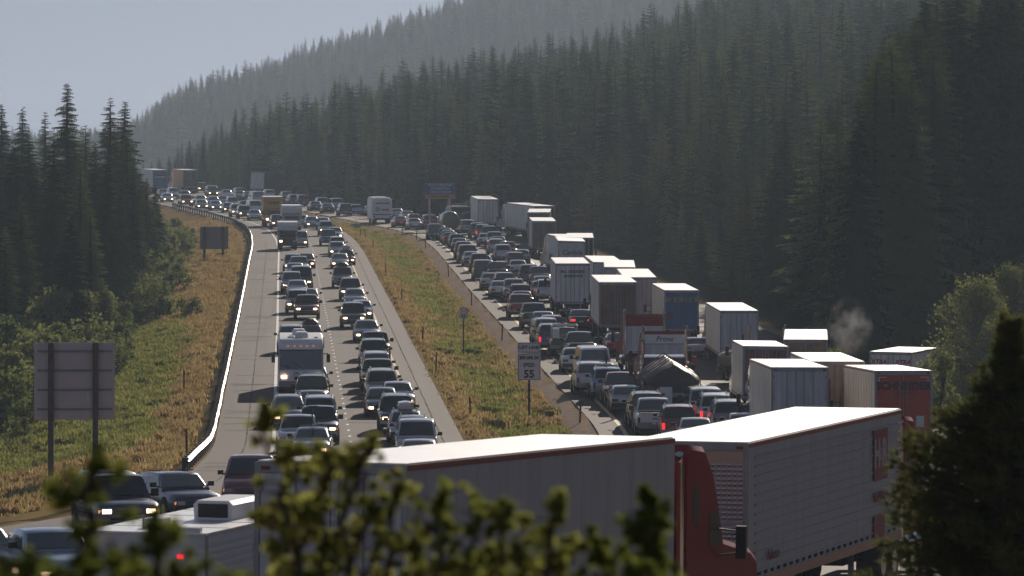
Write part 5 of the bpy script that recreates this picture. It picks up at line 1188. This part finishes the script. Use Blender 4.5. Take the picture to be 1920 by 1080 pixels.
# ------------------------------------------------------------------ signs
M['sign_back']=mat('sign_back',(.56,.48,.47),.55,metal=.3,noise=.08,nscale=1)
M['sign_back_dark']=mat('sign_back_dark',(.22,.21,.24),.6,noise=.08)
M['sign_white']=mat('sign_white',(.72,.64,.64),.5,noise=.05); M['sign_blue']=mat('sign_blue',(.035,.09,.26),.5,noise=.06); M['sign_orange']=mat('sign_orange',(.50,.24,.05),.5)
M['print_black']=mat('print_black',(.02,.02,.025),.6); M['print_pale']=mat('print_pale',(.45,.50,.58),.5)
M['wood_post']=mat('wood_post',(.085,.06,.05),.9,noise=.3); M['brown_post']=mat('brown_post',(.09,.035,.022),.9,noise=.2)
def big_back_sign(u0,u1,v0,v1,Y,posts,foot_v,lb,mname,beams,yaw=0):
    s=F/Y; X=((u0+u1)/2-960)/s; w=(u1-u0)/s; z0=CZ-(v1-VH)/s; z1=CZ-(v0-VH)/s; r=empty('road_sign',(X,Y,0),yaw); n=3
    # panel of aluminium planks with seams, seen from behind
    pw=w/n
    for k in range(n): MB().box(-w/2+k*pw+.004,-w/2+(k+1)*pw-.004,.0,.03,z0,z1).build('sign_panel',mname,r)
    for k in range(beams):
        z=z0+(z1-z0)*(k+.55)/beams; MB().box(-w/2+.15,w/2-.12,-.07,-.002,z-.05,z+.05).build('stringer','sign_back_dark',r)
    for up in posts:
        px=(up-960)/s-X; g=hz(X+px,Y); MB().box(px-.13,px+.13,-.32,-.075,g-.4,z1+.02).build('post','wood_post',r)
    tag(r,lb,'sign'); return r
big_back_sign(64,215,642,787,243,(96,179),915,'large road sign at the lower left seen from behind on two wooden posts','sign_back',4,.05)
big_back_sign(375,428,425,467,560,(383,418),515,'smaller blue-grey road sign on the dry bank seen from behind','sign_back_dark',3,.1)
def front_sign(u,Y,w,panels,post_w,lb,mat_='sign_white',yaw=0):
    s=F/Y; X=(u-960)/s; g=hz(X,Y); r=empty('road_sign',(X,Y,0),yaw)
    top=0
    for (v0,v1,ww,lines) in panels:
        z1=CZ-(v0-VH)/s; z0=CZ-(v1-VH)/s; top=max(top,z1); p=MB(); p.box(-ww/2,ww/2,0,.02,z0,z1); p.build('sign_panel',mat_,r)
        b=MB(); e=.03; t=.022
        for (a0,a1,c0,c1) in ((-ww/2+e,ww/2-e,z1-e-t,z1-e),(-ww/2+e,ww/2-e,z0+e,z0+e+t),(-ww/2+e,-ww/2+e+t,z0+e,z1-e),(ww/2-e-t,ww/2-e,z0+e,z1-e)): b.box(a0,a1,-.004,.0,c0,c1)
        b.build('border','print_black',r)
        for (tx,sz,fz,sx) in lines: text(tx,sz,'print_black',(0,-.003,z0+(z1-z0)*fz),REAR,r,sx=sx,bold=sz*.035)
    MB().box(-post_w/2,post_w/2,.03,.03+post_w,g-.4,top).build('post','wood_post',r); tag(r,lb,'sign'); return r
front_sign(992,279,1.2,[(642,661.5,1.18,[('LEFT LANE',.25,.5,.85)]),(662.5,713,1.2,[('MINIMUM',.27,.83,.85),('SPEED',.27,.56,.85),('55',.56,.22,1.0)])],.13,'white MINIMUM SPEED 55 sign with LEFT LANE plate in the median')
front_sign(869,345,.52,[(576,582.5,.5,[]),(583.5,597,.52,[('55',.26,.35,1.0)])],.09,'small speed sign further up the median, seen small on a thin post')
# blue information sign
s=F/655; X=(825-960)/s; r=empty('road_sign',(X,655,0)); w=57/s; z1=CZ-(343-VH)/s; zm=CZ-(364-VH)/s; z0=CZ-(373-VH)/s
for k in range(2): MB().box(-w/2+k*w/2+.003,-w/2+(k+1)*w/2-.003,0,.04,zm,z1).build('sign_panel','sign_blue',r)
MB().box(-w/2,w/2,0,.04,z0,zm-.01).build('warning_panel','sign_orange',r)
for tx,fz in (('ROAD & WEATHER',.80),('INFORMATION',.50),('TUNE TO 530 AM',.20)): text(tx,.36,'print_pale',(0,-.005,zm+(z1-zm)*fz),REAR,r,sx=.95,bold=.012)
text('WHEN FLASHING',.27,'print_black',(0,-.005,(z0+zm)/2),REAR,r,bold=.01)
b=MB(); [b.box(*q_) for q_ in ((-w/2+.05,w/2-.05,-.006,0,z1-.08,z1-.05),(-w/2+.05,-w/2+.08,-.006,0,zm,z1-.05),(w/2-.08,w/2-.05,-.006,0,zm,z1-.05))]; b.build('border','print_pale',r)
for up in (805,843): 
    px=(up-960)/s-X; MB().box(px-.14,px+.14,.05,.3,hz(X+px,655)-.3,z1-.1).build('post','sign_back',r)
for px in (-1.1,1.1): m=MB(); m.bar((px,.1,z1),(px,.1,z1+.5),.05); m.cyl((px,.1,z1+.62),(0,1,0),.16,.14,12); m.build('beacon','black_trim',r)
tag(r,'blue highway information sign with an orange strip on two posts','sign')
# delineator posts
pmesh=MB().box(-.045,.045,-.02,.02,-.3,1.2).mesh('delineator_post','brown_post')
D=[(685,449),(700,467),(723,517),(753,568),(792,645),(817,700),(884,572),(841,518),(797.5,465),(781,449),(755,436),(882,784),(941,637),(1087,792),(676,445),(350,850),(345,735)]
for i,(u,v) in enumerate(D):
    Y=230.0
    while Y<800 and CZ-(v-VH)*Y/F > hz(xy(u,Y),Y)+.05: Y+=.5
    X=xy(u,Y); o=link('delineator_post',pmesh); o.location=(X,Y,hz(X,Y)); o.rotation_euler=(R.uniform(-.04,.04),R.uniform(-.05,.05),R.uniform(-.3,.3)); o.scale=(1,1,R.uniform(.85,1.1))
    tag(o,'thin dark marker post standing in the median grass' if u>500 else 'thin dark marker post on the bank beside the guardrail','marker post','marker posts in the median' if u>500 else 'marker posts by the guardrail')
# ------------------------------------------------------------------ people
M['skin']=mat('skin',(.35,.19,.13),.6); M['shirt_red']=mat('shirt_red',(.42,.04,.03),.85); M['shorts']=mat('shorts',(.03,.035,.06),.9); M['hair']=mat('hair',(.04,.025,.015),.8); M['shirt_maroon']=mat('shirt_maroon',(.2,.03,.04),.85)
def person(X,Y,yaw,lb,shirt,stride=.22):
    r=empty('person',(X,Y,hz(X,Y)),yaw)
    def skin(name,V,E,m,root=0):
        me=bpy.data.meshes.new(name); me.from_pydata([v[:3] for v in V],E,[]); o=link(name,me,r); me.materials.append(M[m])
        md=o.modifiers.new('skin','SKIN'); md.use_smooth_shade=True
        for i,v in enumerate(V): me.skin_vertices[0].data[i].radius=(v[3],v[4] if len(v)>4 else v[3]); me.skin_vertices[0].data[i].use_root=(i==root)
        s_=o.modifiers.new('sub','SUBSURF'); s_.levels=1; s_.render_levels=1; return o
    st=stride
    V=[(0,0,.98,.13,.11),(0,0,1.15,.12,.10),(0,.01,1.36,.15,.11),(0,.01,1.47,.06),(0,.03,1.58,.085,.10),(0,.03,1.70,.08,.09),
       (.09,.02,.90,.085),(.10,st,.50,.06),(.10,st-.05,.10,.04),(.10,st+.12,.04,.04,.03),(-.09,.0,.90,.085),(-.10,-st*.6,.50,.06),(-.10,-st-.1,.12,.04),(-.10,-st+.06,.05,.04,.03),
       (.19,.01,1.42,.05),(.25,-.08,1.16,.04),(.24,.08,.95,.03),(.235,.13,.88,.025),(-.19,.01,1.42,.05),(-.25,.04,1.15,.04),(-.24,.22,.98,.03),(-.235,.28,.93,.025)]
    E=[(0,1),(1,2),(2,3),(3,4),(4,5),(0,6),(6,7),(7,8),(8,9),(0,10),(10,11),(11,12),(12,13),(2,14),(14,15),(15,16),(16,17),(2,18),(18,19),(19,20),(20,21)]
    skin('body',V,E,'skin')
    skin('shirt',[(0,0,1.0,.165,.135),(0,0,1.18,.15,.125),(0,.01,1.37,.165,.13),(0,.01,1.44,.09,.09),(.20,.01,1.42,.07),(.25,-.05,1.24,.06),(-.20,.01,1.42,.07),(-.25,.03,1.24,.06)],[(0,1),(1,2),(2,3),(2,4),(4,5),(2,6),(6,7)],shirt)
    skin('shorts',[(0,0,.99,.16,.13),(.095,.03,.86,.11),(.10,st*.7,.62,.09),(-.095,.0,.86,.11),(-.10,-st*.4,.62,.09)],[(0,1),(1,2),(0,3),(3,4)],'shorts')
    h=MB(); h.loft([[(math.cos(a)*.088*k,.02+math.sin(a)*.10*k,z) for a in [6.283*j/10 for j in range(10)]] for z,k in ((1.62,.99),(1.70,1.0),(1.76,.7),(1.785,.25))]); h.build('hair','hair',r,True,80)
    f=MB(); f.cbox((0,.125,1.60),(.025,.035,.05)); [f.cbox((sx*.033,.112,1.635),(.02,.012,.014),1) for sx in (-1,1)]; f.cbox((0,.113,1.555),(.045,.012,.012),2); f.build('face',['skin','print_black','shirt_maroon'],r)
    tag(r,lb,'person'); return r
person(xy(1300,334),334,.5,'person in a red shirt and dark shorts walking beside the trailers','shirt_red')
person(xy(1281,345),345,2.6,'person in a dark red shirt standing by the truck tractor','shirt_maroon',.08)
# exhaust smoke
m=bpy.data.materials.new('smoke'); m.use_nodes=True; nt=m.node_tree; nt.nodes.clear(); vol=nt.nodes.new('ShaderNodeVolumePrincipled'); o=nt.nodes.new('ShaderNodeOutputMaterial')
tc=nt.nodes.new('ShaderNodeTexCoord'); nz_=nt.nodes.new('ShaderNodeTexNoise'); nz_.inputs['Scale'].default_value=1.1; nz_.inputs['Detail'].default_value=5; nt.links.new(tc.outputs['Object'],nz_.inputs[0])
gd=nt.nodes.new('ShaderNodeVectorMath'); gd.operation='MULTIPLY'; gd.inputs[1].default_value=(.62,.62,.50); nt.links.new(tc.outputs['Object'],gd.inputs[0])
ln_=nt.nodes.new('ShaderNodeVectorMath'); ln_.operation='LENGTH'; nt.links.new(gd.outputs[0],ln_.inputs[0])
f1=nt.nodes.new('ShaderNodeMapRange'); f1.inputs[1].default_value=1; f1.inputs[2].default_value=.1; f1.inputs[3].default_value=0; f1.inputs[4].default_value=1; nt.links.new(ln_.outputs['Value'],f1.inputs[0])
f2=nt.nodes.new('ShaderNodeMapRange'); f2.inputs[1].default_value=.46; f2.inputs[2].default_value=.7; f2.inputs[3].default_value=0; f2.inputs[4].default_value=1.1; nt.links.new(nz_.outputs[0],f2.inputs[0])
mm=nt.nodes.new('ShaderNodeMath'); mm.operation='MULTIPLY'; nt.links.new(f1.outputs[0],mm.inputs[0]); nt.links.new(f2.outputs[0],mm.inputs[1]); nt.links.new(mm.outputs[0],vol.inputs['Density']); vol.inputs['Color'].default_value=(.9,.88,.85,1); nt.links.new(vol.outputs[0],o.inputs['Volume']); M['smoke']=m
b=MB(); b.loft([[(math.cos(a)*1.6*k,math.sin(a)*1.6*k,z) for a in [6.283*j/12 for j in range(12)]] for z,k in ((-2,.2),(-1.4,.7),(0,1),(1.4,.7),(2,.2))]); o=b.build('smoke','smoke'); o.location=(xy(1592,325),325,CZ-(614-VH)*325/F); tag(o,'puff of exhaust smoke drifting up before the dark trees','smoke',kind='stuff')
# ------------------------------------------------------------------ foreground shrubs
M['twig']=mat('twig',(.06,.04,.025),.9,noise=.3,nscale=30)
def ray(u,v,Y): s=F/Y; return Vector(((u-960)/s,Y,CZ-(v-VH)/s))
def shrub(name,strokes,lb,Y0,leaf,mats,rad,dens,group=None,seed=1,roots=None):
    q2=random.Random(seed); tw=MB(); lf_=MB(); 
    for st in strokes:
        Yd=Y0+q2.uniform(-.9,.9); pts=[ray(u+q2.uniform(-4,4),v,Yd+q2.uniform(-.15,.15)) for u,v in st]
        n=len(pts); tw.tube(pts,[.012*(1-.7*k/max(1,n-1))+.002 for k in range(n)],5,cap=False)
        for i in range(n-1):
            L=(pts[i+1]-pts[i]).length; m_=max(1,int(L/(rad*.42)))
            for k in range(m_):
                p=pts[i].lerp(pts[i+1],(k+q2.random())/m_); sd=q2.choice((-1,1)); tip=p+Vector((sd*abs(q2.gauss(0,rad*1.25)),q2.gauss(0,rad*1.5),q2.uniform(-.2,1.3)*rad))
                tw.tube([p,tip],[.004,.002],4,cap=False)
                if q2.random()<.38: continue
                clump(lf_,q2,tip,rad*q2.choice((.3,.4,.6,.85)),int(dens*q2.uniform(.15,.6)),leaf*.85)
                if i>=n-2: clump(lf_,q2,p,rad*.45,int(dens*.35),leaf)
    r=empty(name,ray(strokes[0][0][0],1200,Y0)); 
    a=tw.build('branch','twig'); b_=lf_.build('foliage',mats)
    tag(a,kind='stuff')
    for o in (a,b_): o.parent=r; o.location=-r.location
    tag(r,lb,'shrub',group); return r
def curvy(u0,v0,u1,v1,n=7,w=14,seed=0):
    q2=random.Random(seed); return [(lerp(u0,u1,k/n)+q2.uniform(-w,w)*(k>0),lerp(v0,v1,k/n)) for k in range(n+1)]
S1=[[(560,1180),(560,1060),(545,980),(520,930),(560,880),(545,860),(505,855),(490,800),(498,768)],[(520,1180),(540,1000),(510,985),(490,970)],[(640,1180),(655,1050),(640,980),(660,930),(672,880),(690,850),(702,835)],
    [(600,1150),(610,1000),(600,940),(622,880),(612,850)],[(655,1050),(700,960),(690,930)],[(700,1180),(730,1040),(728,960),(748,905)],[(500,1200),(540,1080),(580,1000),(600,960)],[(560,880),(620,862)],[(640,1180),(690,1080),(720,1000)],[(590,1180),(620,1060),(640,1000)],[(510,985),(545,960),(580,955)],[(470,1200),(490,1090)]]
shrub('shrub',S1,'tall leafy shrub rising in front of the grey trailer rear, out of focus',17.5,.038,'leaves_near',.030,42,seed=3)
S2=[[(800,1180),(830,1040),(815,960),(835,915)],[(860,1180),(880,1040),(905,975),(890,955),(930,950)],[(930,1180),(945,1060),(935,990),(955,955)],[(1020,1180),(1030,1050),(1035,980),(1058,930)],[(980,1180),(985,1070),(965,1010)],[(770,1180),(790,1080),(775,1010)],[(1060,1180),(1050,1080),(1062,1010)],[(900,1180),(870,1100),(850,1060)],[(1000,1150),(1010,1090),(990,1050)],[(830,1180),(850,1110),(830,1070)],[(740,1180),(760,1100)],[(880,1180),(915,1100),(925,1040)]]
shrub('shrub',S2,'low leafy shrub across the bottom centre before the long trailer side',16.5,.036,'leaves_near',.030,42,seed=4)
S3=[[(1210,1200),(1215,1080),(1205,1000),(1222,935)],[(1240,1200),(1240,1060),(1225,990)],[(1130,1200),(1135,1060),(1115,1010)],[(1180,1200),(1190,1100),(1200,1060)],[(1250,1200),(1256,1090)],[(1160,1200),(1150,1110)],[(1100,1200),(1110,1110)]]
shrub('shrub',S3,'small leafy shrub in front of the dark red tractor',16,.036,'leaves_near',.029,42,seed=5)
S4=[[(110,1220),(150,1080),(170,1000),(165,940),(150,900)],[(165,940),(130,930),(115,935)],[(200,1220),(230,1090),(215,1030)],[(260,1220),(290,1100),(300,1040),(285,985)],[(40,1220),(60,1110),(45,1060)],[(330,1220),(350,1110),(330,1060)],[(400,1220),(410,1120),(440,1080)],[(170,1220),(190,1120),(160,1070)],[(90,1220),(100,1120),(110,1070)],[(300,1220),(270,1120),(260,1070)],[(370,1220),(385,1130)],[(160,930),(185,870),(190,830)],[(10,1220),(20,1110)]]
S4[2][-1]=(205,1010)
shrub('shrub',S4,'very blurred leafy shrub in the lower left corner before the camper',12.5,.034,'leaves_near',.030,36,seed=6)
# dark pine at the right edge
def pine():
    r=empty('pine_tree',(xy(1840,44),44,hz(xy(1840,44),44))); q2=random.Random(12); tw=MB(); lf_=MB(); Y=44.0; base=ray(1860,1400,Y); top=ray(1895,600,Y)
    tw.tube([base,base.lerp(top,.5),top],[.13,.09,.02],8)
    prof=[(610,4),(656,8),(715,40),(768,78),(800,125),(830,160),(850,165),(876,195),(930,198),(978,205),(1040,200),(1080,210),(1180,230)]
    pv=[p[0] for p in prof]; pw=[p[1] for p in prof]
    s=F/Y; v=612.0
    while v<1190:
        wpx=float(np.interp(v,pv,pw))
        for sd in (-1,1,0,0,-1,1,1,-1):
            ln=wpx*q2.uniform(.55,1.1)/s; a=q2.uniform(-.5,.5)+(math.pi if sd<0 else 0)
            if sd==0: a=math.pi/2*q2.choice((-1,1))+q2.uniform(-.6,.6); ln*=.9
            c0=base.lerp(top,(1400-v)/800); n=max(2,int(ln/.08)); d=Vector((math.cos(a),math.sin(a),q2.uniform(.05,.35))); 
            end=c0+d*ln; tw.tube([c0,c0.lerp(end,.6)-Vector((0,0,.03)),end],[.018,.012,.004],4,cap=False)
            for k in range(n):
                t=(k+.6)/n
                if t<.25: continue
                p=c0.lerp(end,t)+Vector((q2.gauss(0,.05),q2.gauss(0,.06),q2.gauss(0,.04)))
                # needle tuft pointing outwards and up
                ax=(d+Vector((q2.uniform(-.5,.5),q2.uniform(-.5,.5),q2.uniform(.1,.8)))).normalized()
                for _ in range(22):
                    dr=(ax*.9+Vector((q2.gauss(0,.55),q2.gauss(0,.55),q2.gauss(0,.55)))).normalized(); pe=dr.cross(Vector((q2.uniform(-1,1),q2.uniform(-1,1),q2.uniform(-1,1)))).normalized()*.007
                    L=q2.uniform(.08,.15); lf_.add([p-pe,p+pe,p+dr*L],[(0,1,2)])
        v+=9
    a=tw.build('trunk','bark'); b_=lf_.build('crown','needles_near')
    for o in (a,b_): o.parent=r; o.location=-r.location
    tag(r,'dark bushy pine filling the lower right corner in front of the ribbed trailer','pine tree')
pine()
# lettering becomes real meshes
bpy.context.view_layer.update(); dg=bpy.context.evaluated_depsgraph_get()
for o in [o for o in scene.objects if o.type=='FONT']:
    me=bpy.data.meshes.new_from_object(o.evaluated_get(dg)); n=bpy.data.objects.new('lettering',me); COL.objects.link(n); n.parent=o.parent
    n.matrix_parent_inverse=o.matrix_parent_inverse; n.location=o.location; n.rotation_euler=o.rotation_euler; n.scale=o.scale
    if not me.materials: me.materials.append(o.data.materials[0])
    bpy.data.objects.remove(o)
